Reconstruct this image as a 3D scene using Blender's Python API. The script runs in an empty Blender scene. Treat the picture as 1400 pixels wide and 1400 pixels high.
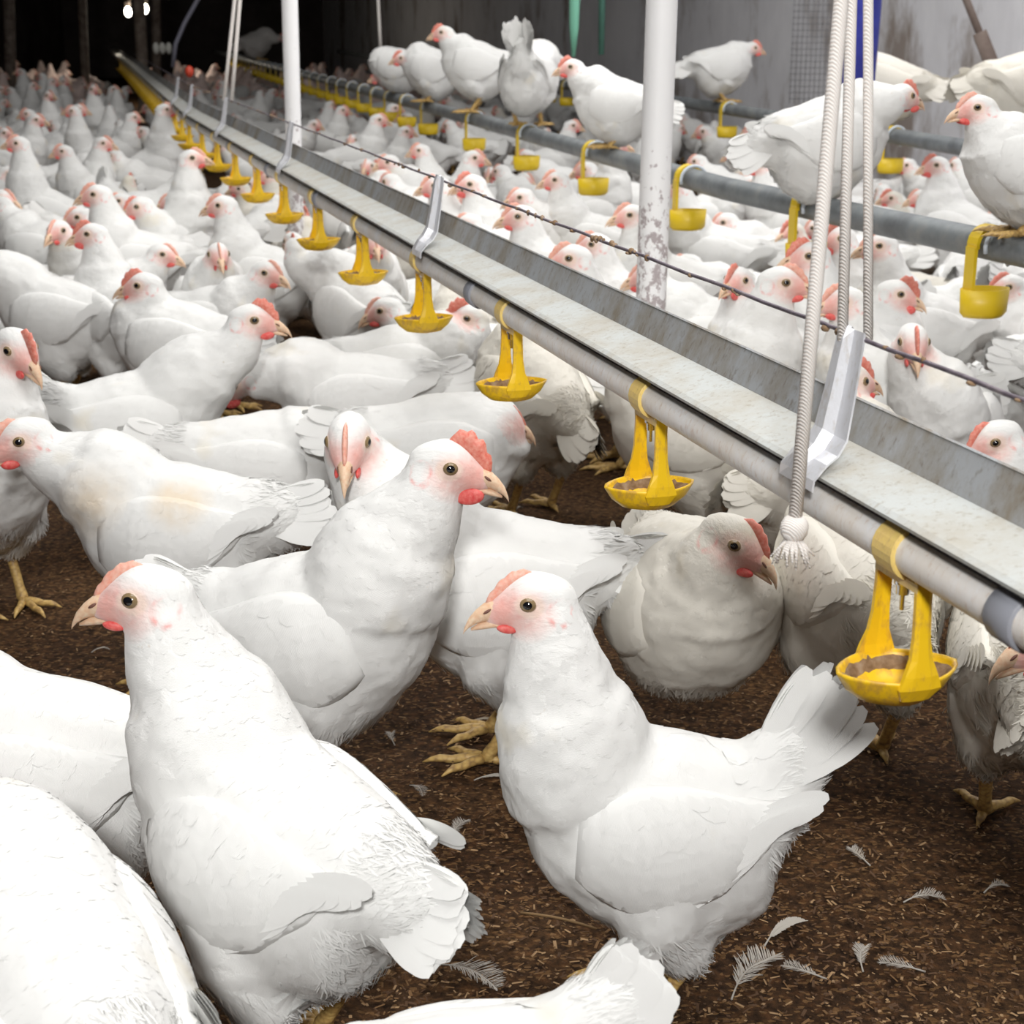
import bpy, math, random
import numpy as np
from mathutils import Vector, Matrix, noise
from mathutils.bvhtree import BVHTree

random.seed(7); RNG = np.random.default_rng(11)
SC = bpy.context.scene
COL = SC.collection
PI = math.pi
R = math.radians

# ------------------------------------------------------------------ camera
CAM_H, PITCH, FPX = 0.80, R(17.0), 2180.0
cam = bpy.data.cameras.new('camera'); camo = bpy.data.objects.new('camera', cam); COL.objects.link(camo)
cam.sensor_width = 36; cam.lens = 36 * FPX / 1400
camo.location = (0, 0, CAM_H); camo.rotation_euler = (PI/2 - PITCH, 0, 0)
cam.clip_start = .02; cam.clip_end = 200
cam.dof.use_dof = True; cam.dof.focus_distance = 1.45; cam.dof.aperture_fstop = 16
SC.camera = camo
SC.view_settings.view_transform = 'Standard'; SC.view_settings.look = 'None'
SC.view_settings.gamma = 1; SC.view_settings.exposure = -0.08
SC.view_settings.use_curve_mapping = False

cP, sP = math.cos(PITCH), math.sin(PITCH)
def ray(u, v):
    x, d = (u-700)/FPX, (v-700)/FPX
    return Vector((x, cP - d*sP, -sP - d*cP))
def at_z(u, v, z):
    r = ray(u, v); t = (z-CAM_H)/r.z
    return Vector((r.x*t, r.y*t, z))
def at_y(u, v, y):
    r = ray(u, v); t = y/r.y
    return Vector((r.x*t, y, CAM_H + r.z*t))
def proj(p):
    y, z = p[1], p[2]-CAM_H
    dep = y*cP - z*sP; dn = -z*cP - y*sP
    return 700 + FPX*p[0]/dep, 700 + FPX*dn/dep, dep

# ------------------------------------------------------------------ materials
def newmat(name):
    m = bpy.data.materials.new(name); m.use_nodes = True
    nt = m.node_tree; b = nt.nodes['Principled BSDF']
    return m, nt, b
def simple(name, col, rough=.6, metal=0, spec=.5):
    m, nt, b = newmat(name)
    b.inputs['Base Color'].default_value = (*col, 1); b.inputs['Roughness'].default_value = rough
    b.inputs['Metallic'].default_value = metal; b.inputs['Specular IOR Level'].default_value = spec
    return m
def N(nt, t, **kw):
    n = nt.nodes.new(t)
    for k, v in kw.items():
        if k in n.inputs: n.inputs[k].default_value = v
        else: setattr(n, k, v)
    return n
def ramp(nt, fac, stops):
    r = nt.nodes.new('ShaderNodeValToRGB'); e = r.color_ramp.elements
    e[0].position, e[0].color = stops[0][0], (*stops[0][1], 1)
    e[1].position, e[1].color = stops[-1][0], (*stops[-1][1], 1)
    for p, c in stops[1:-1]:
        k = e.new(p); k.color = (*c, 1)
    nt.links.new(fac, r.inputs[0]); return r.outputs[0]
def mixc(nt, fac, a, b):
    m = nt.nodes.new('ShaderNodeMix'); m.data_type = 'RGBA'
    for s, v in ((0, fac), (6, a), (7, b)):
        if isinstance(v, (int, float)): m.inputs[s].default_value = v
        elif isinstance(v, tuple): m.inputs[s].default_value = (*v, 1)
        else: nt.links.new(v, m.inputs[s])
    return m.outputs[2]
def bump(nt, b, h, strength, dist):
    n = N(nt, 'ShaderNodeBump'); n.inputs['Strength'].default_value = strength; n.inputs['Distance'].default_value = dist
    nt.links.new(h, n.inputs['Height']); nt.links.new(n.outputs[0], b.inputs['Normal'])
def mathn(nt, op, a, b=None, clamp=False):
    m = nt.nodes.new('ShaderNodeMath'); m.operation = op; m.use_clamp = clamp
    for i, v in enumerate((a, b)):
        if v is None: continue
        if isinstance(v, (int, float)): m.inputs[i].default_value = v
        else: nt.links.new(v, m.inputs[i])
    return m.outputs[0]
def objcoord(nt, scale=(1, 1, 1), kind='Object'):
    t = N(nt, 'ShaderNodeTexCoord'); mp = N(nt, 'ShaderNodeMapping'); mp.inputs['Scale'].default_value = scale
    nt.links.new(t.outputs[kind], mp.inputs[0]); return mp.outputs[0]

def stain_on(nt, c, spots):
    tc = N(nt, 'ShaderNodeTexCoord'); nn = N(nt, 'ShaderNodeTexNoise', Scale=45, Detail=3); nt.links.new(tc.outputs['Object'], nn.inputs['Vector'])
    for ctr, rad in spots:
        s = N(nt, 'ShaderNodeVectorMath', operation='DISTANCE'); nt.links.new(tc.outputs['Object'], s.inputs[0]); s.inputs[1].default_value = ctr
        q = mathn(nt, 'SUBTRACT', 1.0, mathn(nt, 'DIVIDE', s.outputs['Value'], rad), True)
        q = mathn(nt, 'MULTIPLY', q, mathn(nt, 'MULTIPLY', nn.outputs['Fac'], 2.6), True)
        c = mixc(nt, mathn(nt, 'MULTIPLY', q, .6), c, (.74, .58, .38))
    return c
def feather_body_mat(name, white=(.80, .80, .785), dirt=.5, spots=()):
    """white plumage with bare pink facial skin, located in head coordinates (attribute hp)"""
    m, nt, b = newmat(name)
    a = N(nt, 'ShaderNodeAttribute', attribute_name='hp'); sep = N(nt, 'ShaderNodeSeparateXYZ')
    nt.links.new(a.outputs['Vector'], sep.inputs[0])
    ay = mathn(nt, 'ABSOLUTE', sep.outputs['Y'])
    cmb = N(nt, 'ShaderNodeCombineXYZ'); nt.links.new(sep.outputs['X'], cmb.inputs[0]); nt.links.new(ay, cmb.inputs[1]); nt.links.new(sep.outputs['Z'], cmb.inputs[2])
    def ell(c, r, soft=.35):
        s = N(nt, 'ShaderNodeVectorMath', operation='SUBTRACT'); nt.links.new(cmb.outputs[0], s.inputs[0]); s.inputs[1].default_value = c
        d = N(nt, 'ShaderNodeVectorMath', operation='DIVIDE'); nt.links.new(s.outputs[0], d.inputs[0]); d.inputs[1].default_value = r
        l = N(nt, 'ShaderNodeVectorMath', operation='LENGTH'); nt.links.new(d.outputs[0], l.inputs[0])
        q = mathn(nt, 'SUBTRACT', 1+soft/2, l.outputs['Value']); q = mathn(nt, 'DIVIDE', q, soft, True); return q
    oc = objcoord(nt, (1, 1, 1))
    nz = N(nt, 'ShaderNodeTexNoise', Scale=9, Detail=3); nt.links.new(oc, nz.inputs['Vector'])
    dcol = ramp(nt, nz.outputs['Fac'], [(.0, white), (.60, white), (.72, tuple(w*k for w, k in zip(white, (.97, .92, .82)))), (1, (white[0]*.8, white[1]*.70, white[2]*.54))])
    nz2 = N(nt, 'ShaderNodeTexNoise', Scale=120, Detail=2); nt.links.new(oc, nz2.inputs['Vector'])
    sp = ramp(nt, nz2.outputs['Fac'], [(.0, (1, 1, 1)), (.70, (1, 1, 1)), (.78, (.72, .62, .5)), (1, (.5, .4, .3))])
    mm = N(nt, 'ShaderNodeMix', data_type='RGBA', blend_type='MULTIPLY'); mm.inputs[0].default_value = dirt
    nt.links.new(dcol, mm.inputs[6]); nt.links.new(sp, mm.inputs[7])
    c = mm.outputs[2]
    nf = N(nt, 'ShaderNodeTexNoise', Scale=140, Detail=3); nt.links.new(a.outputs['Vector'], nf.inputs['Vector'])
    skin = ramp(nt, nf.outputs['Fac'], [(.3, (.82, .46, .41)), (.55, (.84, .58, .53)), (.8, (.84, .68, .62))])
    face = mathn(nt, 'MULTIPLY', ell((.010, .022, -.006), (.030, .030, .0205), .7), .8)
    c = mixc(nt, face, c, skin)
    c = mixc(nt, mathn(nt, 'MULTIPLY', ell((.021, .012, -.008), (.015, .016, .018), 1.2), .5), c, (.80, .26, .20))
    c = mixc(nt, mathn(nt, 'MULTIPLY', ell((-.003, .02, .001), (.0125, .02, .0105), .3), .7), c, (.84, .66, .56))
    ring = mathn(nt, 'SUBTRACT', ell((-.029, .02, -.006), (.0115, .03, .0125), .3), ell((-.030, .02, -.004), (.009, .03, .0095), .3), True)
    c = mixc(nt, mathn(nt, 'MULTIPLY', mathn(nt, 'MULTIPLY', ring, ramp(nt, nf.outputs['Fac'], [(.4, (.1, .1, .1)), (.62, (1, 1, 1))])), .7), c, (.80, .30, .27))
    c = stain_on(nt, c, spots)
    nt.links.new(c, b.inputs['Base Color'])
    b.inputs['Roughness'].default_value = .75; b.inputs['Specular IOR Level'].default_value = .2
    b.inputs['Sheen Weight'].default_value = .25
    oc2 = objcoord(nt, (42, 75, 62))
    vo = N(nt, 'ShaderNodeTexVoronoi', feature='SMOOTH_F1'); vo.inputs['Scale'].default_value = 1.0; nt.links.new(oc2, vo.inputs['Vector'])
    n3 = N(nt, 'ShaderNodeTexNoise', Scale=5.5, Detail=6, Roughness=.6); oc3 = objcoord(nt, (8, 26, 18)); nt.links.new(oc3, n3.inputs['Vector'])
    h = mathn(nt, 'ADD', mathn(nt, 'MULTIPLY', vo.outputs['Distance'], .6), n3.outputs['Fac'])
    bump(nt, b, h, .5, .004)
    return m
def plume_mat(name, white, spots=()):
    m, nt, b = newmat(name)
    oc = objcoord(nt)
    nz = N(nt, 'ShaderNodeTexNoise', Scale=9, Detail=3); nt.links.new(oc, nz.inputs['Vector'])
    c = ramp(nt, nz.outputs['Fac'], [(.0, white), (.60, white), (.72, tuple(w*k for w, k in zip(white, (.97, .92, .82)))), (1, (white[0]*.8, white[1]*.70, white[2]*.54))])
    c = stain_on(nt, c, spots)
    nt.links.new(c, b.inputs['Base Color']); b.inputs['Roughness'].default_value = .7; b.inputs['Specular IOR Level'].default_value = .15
    uvn = N(nt, 'ShaderNodeAttribute', attribute_name='fuv'); w = N(nt, 'ShaderNodeTexWave', Scale=1.0); w.bands_direction = 'X'
    mp = N(nt, 'ShaderNodeMapping'); mp.inputs['Scale'].default_value = (7, 0, 0); mp.inputs['Rotation'].default_value = (0, 0, .6)
    nt.links.new(uvn.outputs['Vector'], mp.inputs[0]); nt.links.new(mp.outputs[0], w.inputs['Vector'])
    bump(nt, b, w.outputs['Fac'], .15, .001)
    tr = N(nt, 'ShaderNodeBsdfTranslucent'); nt.links.new(c, tr.inputs[0])
    mx = N(nt, 'ShaderNodeMixShader'); mx.inputs[0].default_value = .04
    nt.links.new(b.outputs[0], mx.inputs[1]); nt.links.new(tr.outputs[0], mx.inputs[2])
    nt.links.new(mx.outputs[0], nt.nodes['Material Output'].inputs[0])
    return m
WH = (.80, .80, .785)
M = {}
M['body'] = feather_body_mat('white_plumage', WH, .45)
M['plume'] = plume_mat('white_feathers', WH)
SPOTS = (((.075, .05, .245), .055), ((-.03, .055, .25), .045))
M['body_stain'] = feather_body_mat('stained_white_plumage', WH, .45, SPOTS); M['plume_stain'] = plume_mat('stained_white_feathers', WH, SPOTS)
M['body_dirty'] = feather_body_mat('dusty_shaded_plumage', (.74, .71, .64), 1.0)  # warm shade on the hens painted into the beige base, plus dirt specks
M['plume_dirty'] = plume_mat('dusty_shaded_feathers', (.74, .71, .64))
M['body_grey'] = feather_body_mat('shade_grey_plumage', (.56, .54, .52), .8)  # greyed copy of the white plumage, shade painted into the colour
M['plume_grey'] = plume_mat('shade_grey_feathers', (.56, .54, .52))

def flesh(name, c1, c2):
    m, nt, b = newmat(name)
    nz = N(nt, 'ShaderNodeTexNoise', Scale=260, Detail=3); nt.links.new(objcoord(nt), nz.inputs['Vector'])
    nt.links.new(ramp(nt, nz.outputs['Fac'], [(.3, c1), (.7, c2)]), b.inputs['Base Color'])
    b.inputs['Roughness'].default_value = .5; b.inputs['Subsurface Weight'].default_value = .15; b.inputs['Subsurface Radius'].default_value = (.004, .0015, .001)
    bump(nt, b, nz.outputs['Fac'], .5, .001); return m
M['comb'] = flesh('comb_skin', (.72, .16, .11), (.82, .36, .28))
M['comb_pale'] = flesh('pale_comb_skin', (.80, .34, .25), (.84, .52, .42))
M['wattle'] = flesh('wattle_skin', (.72, .06, .06), (.80, .20, .17))
M['beak'] = flesh('beak_horn', (.74, .47, .30), (.80, .62, .45))
M['nostril'] = simple('nostril_dark', (.16, .07, .05))
M['pupil'] = simple('pupil_black', (.006, .006, .008), .08, 0, .8)
M['iris'] = simple('iris_amber_grey', (.24, .17, .09), .15)
M['lid'] = simple('eyelid_skin', (.74, .58, .47), .6)
m, nt, b = newmat('yellow_leg_scales'); M['leg'] = m
vo = N(nt, 'ShaderNodeTexVoronoi'); nt.links.new(objcoord(nt, (160, 160, 220)), vo.inputs['Vector']); vo.inputs['Scale'].default_value = 1
nt.links.new(ramp(nt, vo.outputs['Distance'], [(0, (.66, .47, .17)), (.5, (.56, .36, .12)), (.9, (.30, .18, .07))]), b.inputs['Base Color'])
b.inputs['Roughness'].default_value = .5; bump(nt, b, vo.outputs['Distance'], .6, .0012)

# ------------------------------------------------------------------ mesh helpers
def mesh_from(name, V, F, mats, midx=None, smooth=True):
    me = bpy.data.meshes.new(name); me.from_pydata([tuple(v) for v in V], [], [tuple(f) for f in F])
    for mm in mats: me.materials.append(mm)
    if midx is not None: me.polygons.foreach_set('material_index', np.array(midx, dtype=np.int32))
    me.polygons.foreach_set('use_smooth', np.full(len(me.polygons), smooth)); me.update(); return me
def link(name, me, parent=None):
    o = bpy.data.objects.new(name, me); COL.objects.link(o)
    if parent: o.parent = parent
    return o
def tag(o, label, cat, group=None, kind=None):
    if label: o['label'] = label
    if cat: o['category'] = cat
    if group: o['group'] = group
    if kind: o['kind'] = kind
    return o
def empty(name, loc=(0, 0, 0), rz=0):
    o = bpy.data.objects.new(name, None); COL.objects.link(o); o.location = loc; o.rotation_euler = (0, 0, rz); o.empty_display_size = .05
    return o

class G:
    """geometry collector with material index"""
    def __init__(s): s.V = []; s.F = []; s.M = []
    def add(s, V, F, mi=0):
        k = len(s.V); s.V += [tuple(v) for v in V]; s.F += [tuple(i+k for i in f) for f in F]; s.M += [mi]*len(F)
    def rings(s, rs, mi=0, cap=True):
        n = len(rs[0]); V = [p for r in rs for p in r]; F = []
        for i in range(len(rs)-1):
            for j in range(n):
                F.append((i*n+j, i*n+(j+1) % n, (i+1)*n+(j+1) % n, (i+1)*n+j))
        if cap: F.append(tuple(range(n-1, -1, -1))); F.append(tuple((len(rs)-1)*n+j for j in range(n)))
        s.add(V, F, mi)
    def loft(s, st, mat=None, n=20, mi=0):
        """stations (x, zc, ry, rz[, yc]) along x; mat maps to the target frame"""
        rs = []
        for q in st:
            x, zc, ry, rz = q[:4]; yc = q[4] if len(q) > 4 else 0
            r = [Vector((x, yc+ry*math.cos(2*PI*j/n), zc+rz*math.sin(2*PI*j/n))) for j in range(n)]
            rs.append([mat @ p for p in r] if mat else r)
        s.rings(rs, mi)
    def tube(s, pts, rad, n=12, mi=0, cap=True):
        pts = [Vector(p) for p in pts]; 
        if not hasattr(rad, '__len__'): rad = [rad]*len(pts)
        rs = []; up = None
        for i, p in enumerate(pts):
            t = (pts[min(i+1, len(pts)-1)]-pts[max(i-1, 0)]).normalized()
            if up is None:
                up = Vector((0, 0, 1)) if abs(t.z) < .9 else Vector((1, 0, 0))
            a = t.cross(up).normalized(); bb = a.cross(t).normalized(); up = bb
            rs.append([p + (a*math.cos(2*PI*j/n)+bb*math.sin(2*PI*j/n))*rad[i] for j in range(n)])
        s.rings(rs, mi, cap)
    def box(s, c, d, mat=None, mi=0):
        V = [Vector((c[0]+sx*d[0]/2, c[1]+sy*d[1]/2, c[2]+sz*d[2]/2)) for sx in (-1, 1) for sy in (-1, 1) for sz in (-1, 1)]
        if mat: V = [mat @ v for v in V]
        s.add(V, [(0, 1, 3, 2), (4, 6, 7, 5), (0, 4, 5, 1), (2, 3, 7, 6), (0, 2, 6, 4), (1, 5, 7, 3)], mi)
    def sphere(s, c, r, mat=None, mi=0, n=12, m=8, axis='z', mis=None):
        V = []; F = []; c = Vector(c); r = r if hasattr(r, '__len__') else (r, r, r)
        for i in range(m+1):
            th = PI*i/m
            for j in range(n):
                a = 2*PI*j/n; p = Vector((math.sin(th)*math.cos(a), math.sin(th)*math.sin(a), math.cos(th)))
                if axis == 'y': p = Vector((p.x, p.z, p.y))
                p = c + Vector((p.x*r[0], p.y*r[1], p.z*r[2])); V.append(mat @ p if mat else p)
        for i in range(m):
            for j in range(n):
                f = (i*n+j, i*n+(j+1) % n, (i+1)*n+(j+1) % n, (i+1)*n+j); F.append(f)
        k = len(s.V); s.V += [tuple(v) for v in V]; s.F += [tuple(x+k for x in f) for f in F]
        s.M += [mis[i] if mis else mi for i in range(m) for j in range(n)]
    def build(s, name, mats, parent=None, smooth=True):
        return link(name, mesh_from(name, s.V, s.F, mats if isinstance(mats, (list, tuple)) else [mats], s.M, smooth), parent)

def bez(p0, p1, p2, p3, t):
    return p0*(1-t)**3 + p1*3*t*(1-t)**2 + p2*3*t*t*(1-t) + p3*t**3

# feathers as thin curved leaves, all in one mesh
def feather_mesh(name, P, D, Nn, L, W, lift, mat, curl=.12, na=4, frag=0.0, soft=.75, snap=None):
    """P origin, D direction (tangent), Nn normal, L length, W half width, lift angle; arrays"""
    P, D, Nn = (np.asarray(a, float) for a in (P, D, Nn)); n = len(P)
    L, W, lift = (np.broadcast_to(np.asarray(a, float), (n,)) for a in (L, W, lift))
    S = np.cross(D, Nn); S /= np.linalg.norm(S, axis=1, keepdims=True)+1e-9
    ss = np.linspace(0, 1, na+1)**.75; prof = np.array([.5+.5*math.sin(PI/2*min(1, x/.55)) if x < .6 else math.sqrt(max(.0, 1-((x-.6)/.42)**2)) for x in ss])
    V = np.zeros((n, na+1, 3, 3)); UV = np.zeros((n, na+1, 3, 3))
    for i, s_ in enumerate(ss):
        along = s_*L; h = np.sin(lift)*along - curl*L*s_*s_
        c = P + D*(along*np.cos(lift))[:, None] + Nn*h[:, None]
        w = W*prof[i]
        jit = 1 + (RNG.random(n)-.5)*frag
        for k, sd in enumerate((-1, 0, 1)):
            V[:, i, k] = c + S*(sd*w*jit)[:, None] - Nn*((abs(sd)*w*.14)[:, None])
            UV[:, i, k, 0] = s_*L*100*.5; UV[:, i, k, 1] = sd
    SN = np.repeat(Nn, (na+1)*3, axis=0).reshape(n, na+1, 3, 3) if snap is not None else None
    if snap is not None:      # lie on the skin like real contour feathers
        for a_ in range(n):
            for i, s_ in enumerate(ss):
                hh = .0002 + s_*(.00045 + .35*float(L[a_])*float(lift[a_]))
                for k in range(3):
                    co_, nn_, _, dist = snap.find_nearest(V[a_, i, k])
                    if co_ is not None: V[a_, i, k] = co_ + nn_*(hh-(.0004 if k != 1 else 0)); SN[a_, i, k] = nn_
    V = V.reshape(-1, 3); q = []
    for i in range(na):
        for k in range(2):
            a = i*3+k; q.append((a, a+1, a+4, a+3))
    q = np.array(q); F = (q[None]+(np.arange(n)*(na+1)*3)[:, None, None]).reshape(-1, 4)
    me = bpy.data.meshes.new(name); me.vertices.add(len(V)); me.vertices.foreach_set('co', V.ravel())
    me.loops.add(F.size); me.loops.foreach_set('vertex_index', F.ravel().astype(np.int32))
    me.polygons.add(len(F)); me.polygons.foreach_set('loop_start', np.arange(len(F), dtype=np.int32)*4)
    me.polygons.foreach_set('use_smooth', np.ones(len(F), bool)); me.update(calc_edges=True)
    at = me.attributes.new('fuv', 'FLOAT_VECTOR', 'POINT'); at.data.foreach_set('vector', UV.reshape(-1, 3).ravel())
    own = np.empty(len(V)*3); me.vertices.foreach_get('normal', own); own = own.reshape(-1, 3); bn = np.repeat(Nn, (na+1)*3, axis=0) if snap is None else SN.reshape(-1, 3)
    own *= np.sign((own*bn).sum(1, keepdims=True)+1e-9); cn = bn*soft + own*(1-soft); cn /= np.linalg.norm(cn, axis=1, keepdims=True)+1e-9
    at = me.attributes.new('cn', 'FLOAT_VECTOR', 'POINT'); at.data.foreach_set('vector', cn.ravel())
    me.materials.append(mat); return me

def join_meshes(name, mes):
    V = []; F = []; MI = []; mats = []; base = 0; HP = []
    for me in mes:
        n = len(me.vertices); co = np.empty(n*3); me.vertices.foreach_get('co', co); V.append(co.reshape(-1, 3))
        hp = np.full((n, 3), 9.0)
        if 'hp' in me.attributes:
            t = np.empty(n*3); me.attributes['hp'].data.foreach_get('vector', t); hp = t.reshape(-1, 3)
        HP.append(hp)
        idx = []
        for mm in me.materials:
            if mm not in mats: mats.append(mm)
            idx.append(mats.index(mm))
        for p in me.polygons:
            F.append([base+i for i in p.vertices]); MI.append(idx[p.material_index])
        base += n
    out = mesh_from(name, np.concatenate(V), F, mats, MI)
    at = out.attributes.new('hp', 'FLOAT_VECTOR', 'POINT'); at.data.foreach_set('vector', np.concatenate(HP).ravel())
    return out

# ------------------------------------------------------------------ the hen
TORSO = [(-.137, .036, .018, .018), (-.122, .028, .036, .037), (-.101, -.004, .059, .074), (-.06, -.020, .075, .095), (-.02, -.019, .083, .101),
         (.02, -.013, .084, .097), (.055, -.005, .080, .087), (.085, .003, .067, .073), (.106, .009, .048, .054), (.119, .012, .026, .030)]
HEAD = [(-.047, -.004, .010, .012), (-.037, -.003, .019, .021), (-.021, -.001, .0235, .0255), (-.005, .0005, .0235, .0265), (.008, -.0025, .0205, .0230),
        (.019, -.007, .0155, .0178), (.029, -.011, .010, .012), (.035, -.013, .006, .008)]
def torso_at(x):
    for a, b_ in zip(TORSO, TORSO[1:]):
        if a[0] <= x <= b_[0]:
            t = (x-a[0])/(b_[0]-a[0]); return tuple(a[i]+(b_[i]-a[i])*t for i in range(1, 4))
    q = TORSO[0] if x < 0 else TORSO[-1]; return q[1:]

def make_hen(root, zb=.212, head=(.10, 0, .375), hyaw=0, hpitch=0, pitch=6, tail=38, tail_len=1.0, legs=(-.005, -.005), comb=.5, wattle=.5,
             pale=False, tone='', q=1.0, fat=1.0, wingdrop=0, bend=0, seed=0, feathers=1.0, fold=1.0, tail_yaw=0, splay=.10, fluff=1.0, ground=0.0):
    """Build every part of one hen as children of root; local x forward, z up, ground at z=0."""
    rng = np.random.default_rng(seed+5)
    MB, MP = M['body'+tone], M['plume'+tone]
    B = Matrix.Translation((0, 0, zb)) @ Matrix.Rotation(-R(pitch), 4, 'Y')
    Hm = Matrix.Translation(head) @ Matrix.Rotation(R(hyaw), 4, 'Z') @ Matrix.Rotation(-R(hpitch), 4, 'Y')
    Hd = Vector(head)
    # --- solid to be fused
    g = G()
    tor = [(x, zc, ry*fat, rz*(1+(fat-1)*.6)) for x, zc, ry, rz in TORSO]
    g.loft(tor, B, 28)
    T = Matrix.Translation((-.088, 0, .022)) @ Matrix.Rotation(R(tail_yaw), 4, 'Z') @ Matrix.Rotation(R(tail), 4, 'Y')
    g.loft([(.0, 0, .050, .052), (-.03, 0, .040, .046), (-.06, 0, .026, .036), (-.085, 0, .014, .022), (-.095, 0, .006, .010)], B @ T, 16)
    n0 = B @ Vector((.056, 0, .012)); hb = Hm @ Vector((-.020, 0, -.008))
    dist = (hb-n0).length
    d0 = (B.to_3x3() @ Vector((.42, 0, .9))).normalized(); hdn = (Hm.to_3x3() @ Vector((.15, 0, 1))).normalized()
    if hb.z < n0.z+.06: hdn = (Hm.to_3x3() @ Vector((1, 0, .15))).normalized()
    p1 = n0 + d0*dist*.42; p2 = hb - hdn*dist*.36
    K = 12; pts = [bez(n0, p1, p2, hb, i/K) for i in range(K+1)]
    fr = min(1.12, max(.9, .235/max(dist, .1)))
    rad = [(.040*(1-t)**1.5 + .0285 + .024*(1-t)*t*2)*(1 if t > .5 else fr) for t in [i/K for i in range(K+1)]]
    g.tube([n0-d0*.062, n0-d0*.050, n0-d0*.030, n0-d0*.012]+pts[1:], [.010, .028, .044, .056]+rad[1:], 24)
    g.loft(HEAD, Hm, 18)
    hocks = []
    if legs is not None:
        for sd, lx in ((-1, legs[0]), (1, legs[1])):
            foot = Vector((lx+.012, sd*.040, ground)); hock = Vector((lx-.028, sd*.041, min(.074, zb*.36)+ground*.5))
            hip = B @ Vector((-.005, sd*.036, -.035))
            g.tube([hip, hip.lerp(hock, .5)+Vector((.006, sd*.004, 0)), hock+Vector((.004, 0, .010)), hock+Vector((.002, 0, -.006))], [.055, .046, .027, .011], 14)
            hocks.append((sd, foot, hock))
    tmp = g.build('fuse', MB)
    md = tmp.modifiers.new('r', 'REMESH'); md.mode = 'VOXEL'; md.voxel_size = .0042/q; md.use_smooth_shade = True
    ms = tmp.modifiers.new('s', 'SMOOTH'); ms.factor = .5; ms.iterations = int(9*q*q)
    dg = bpy.context.evaluated_depsgraph_get(); dg.update()
    me = bpy.data.meshes.new_from_object(tmp.evaluated_get(dg)); tm = tmp.data
    bpy.data.objects.remove(tmp); bpy.data.meshes.remove(tm)
    n = len(me.vertices); co = np.empty(n*3); me.vertices.foreach_get('co', co); co = co.reshape(-1, 3)
    no = np.empty(n*3); me.vertices.foreach_get('normal', no); no = no.reshape(-1, 3)
    Hi = np.array(Hm.inverted()); hp = co @ Hi[:3, :3].T + Hi[:3, 3]
    Bi = np.array(B.inverted()); bp = co @ Bi[:3, :3].T + Bi[:3, 3]
    hd_ = np.linalg.norm(hp*np.array([1, 1, 1]), axis=1)
    # soft clumps in the plumage
    so = seed*3.1
    lump = np.array([noise.noise(Vector((c[0]*26+so, c[1]*34, c[2]*30)))*.0026 + noise.noise(Vector((c[0]*13-so, c[1]*15, c[2]*17)))*.0045 + noise.noise(Vector((c[0]*60+so, c[1]*90, c[2]*80)))*.0011 for c in co])
    lump *= np.clip((hd_-.045)/.03, 0, 1)
    co2 = co + no*lump[:, None]; me.vertices.foreach_set('co', co2.ravel())
    at = me.attributes.new('hp', 'FLOAT_VECTOR', 'POINT'); at.data.foreach_set('vector', hp.ravel())
    # --- legs and feet belong to the body mesh
    lg = G()
    for sd, foot, hock in hocks:
        ank = foot + Vector((-.006, 0, .012))
        lg.tube([hock+Vector((0, 0, .012)), hock, hock.lerp(ank, .3), hock.lerp(ank, .8), ank, foot+Vector((0, 0, .006))], [.0085, .0090, .0070, .0068, .0085, .0070], 10)
        for a, Ln in ((-38, .046), (0, .060), (38, .048), (172, .026)):
            d = Vector((math.cos(R(a)), math.sin(R(a)), 0)); j = Vector((0, 0, .0065))
            k = [foot+j, foot+d*Ln*.35+Vector((0, 0, .0075)), foot+d*Ln*.62+Vector((0, 0, .005)), foot+d*Ln*.85+Vector((0, 0, .0062)), foot+d*Ln+Vector((0, 0, .0045)), foot+d*(Ln+.010)+Vector((0, 0, .0008))]
            lg.tube(k, [.0070, .0056, .0048, .0046, .0030, .0008], 8)
    if lg.V:
        lm = mesh_from('l', lg.V, lg.F, [M['leg']]); full = join_meshes('body', [me, lm]); bpy.data.meshes.remove(lm); bpy.data.meshes.remove(me); me = full
    else:
        me.materials.clear(); me.materials.append(MB)
    me.polygons.foreach_set('use_smooth', np.ones(len(me.polygons), bool))
    link('body', me, root)
    # --- plumage
    sk = [Vector(p) for p in reversed(pts)] + [B @ Vector((0, 0, .0)), B @ Vector((-.13, 0, .012))]
    sk = np.array([tuple(p) for p in sk]); seg = sk[1:]-sk[:-1]; segd = seg/np.linalg.norm(seg, axis=1, keepdims=True)
    mid = (sk[1:]+sk[:-1])/2
    nf = int(2800*feathers)
    w = np.clip((hd_-.036)/.02, 0.0, 1); w[(hp[:, 0] > -.012) & (hd_ < .052)] = 0
    w = w*np.where(bp[:, 0] < -.02, 1.3, .8); w = w*(1-.75*np.clip((-bp[:, 2]-.02)/.05, 0, 1)*(bp[:, 0] < .07))
    idx = rng.choice(n, nf, p=w/w.sum())
    C = co2[idx]; Nv = no[idx]; b_ = bp[idx]; h_ = hd_[idx]
    dd = ((C[:, None, :]-mid[None])**2).sum(2); wt = np.exp(-dd/(2*.035**2))+1e-12; D = (wt[:, :, None]*segd[None]).sum(1)
    Bx = np.array(B.to_3x3() @ Vector((-1, 0, -.12)))
    under = np.clip((-b_[:, 2]-.01)/.06, 0, 1)*np.clip((.09-b_[:, 0])/.05, 0, 1)
    D = D/np.linalg.norm(D, axis=1, keepdims=True)
    fx_ = np.clip(Nv[:, :1]+.25, 0, 1); Dbody = np.array([[-1, 0, -.3]])*(1-fx_) + np.array([[-.15, 0, -1]])*fx_
    an = np.clip((C[:, 2:3]-(zb+.055))/.05, 0, 1)*(h_[:, None] < .22); D = D*an + Dbody*(1-an)
    D = D + (rng.random(D.shape)-.5)*.35
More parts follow.
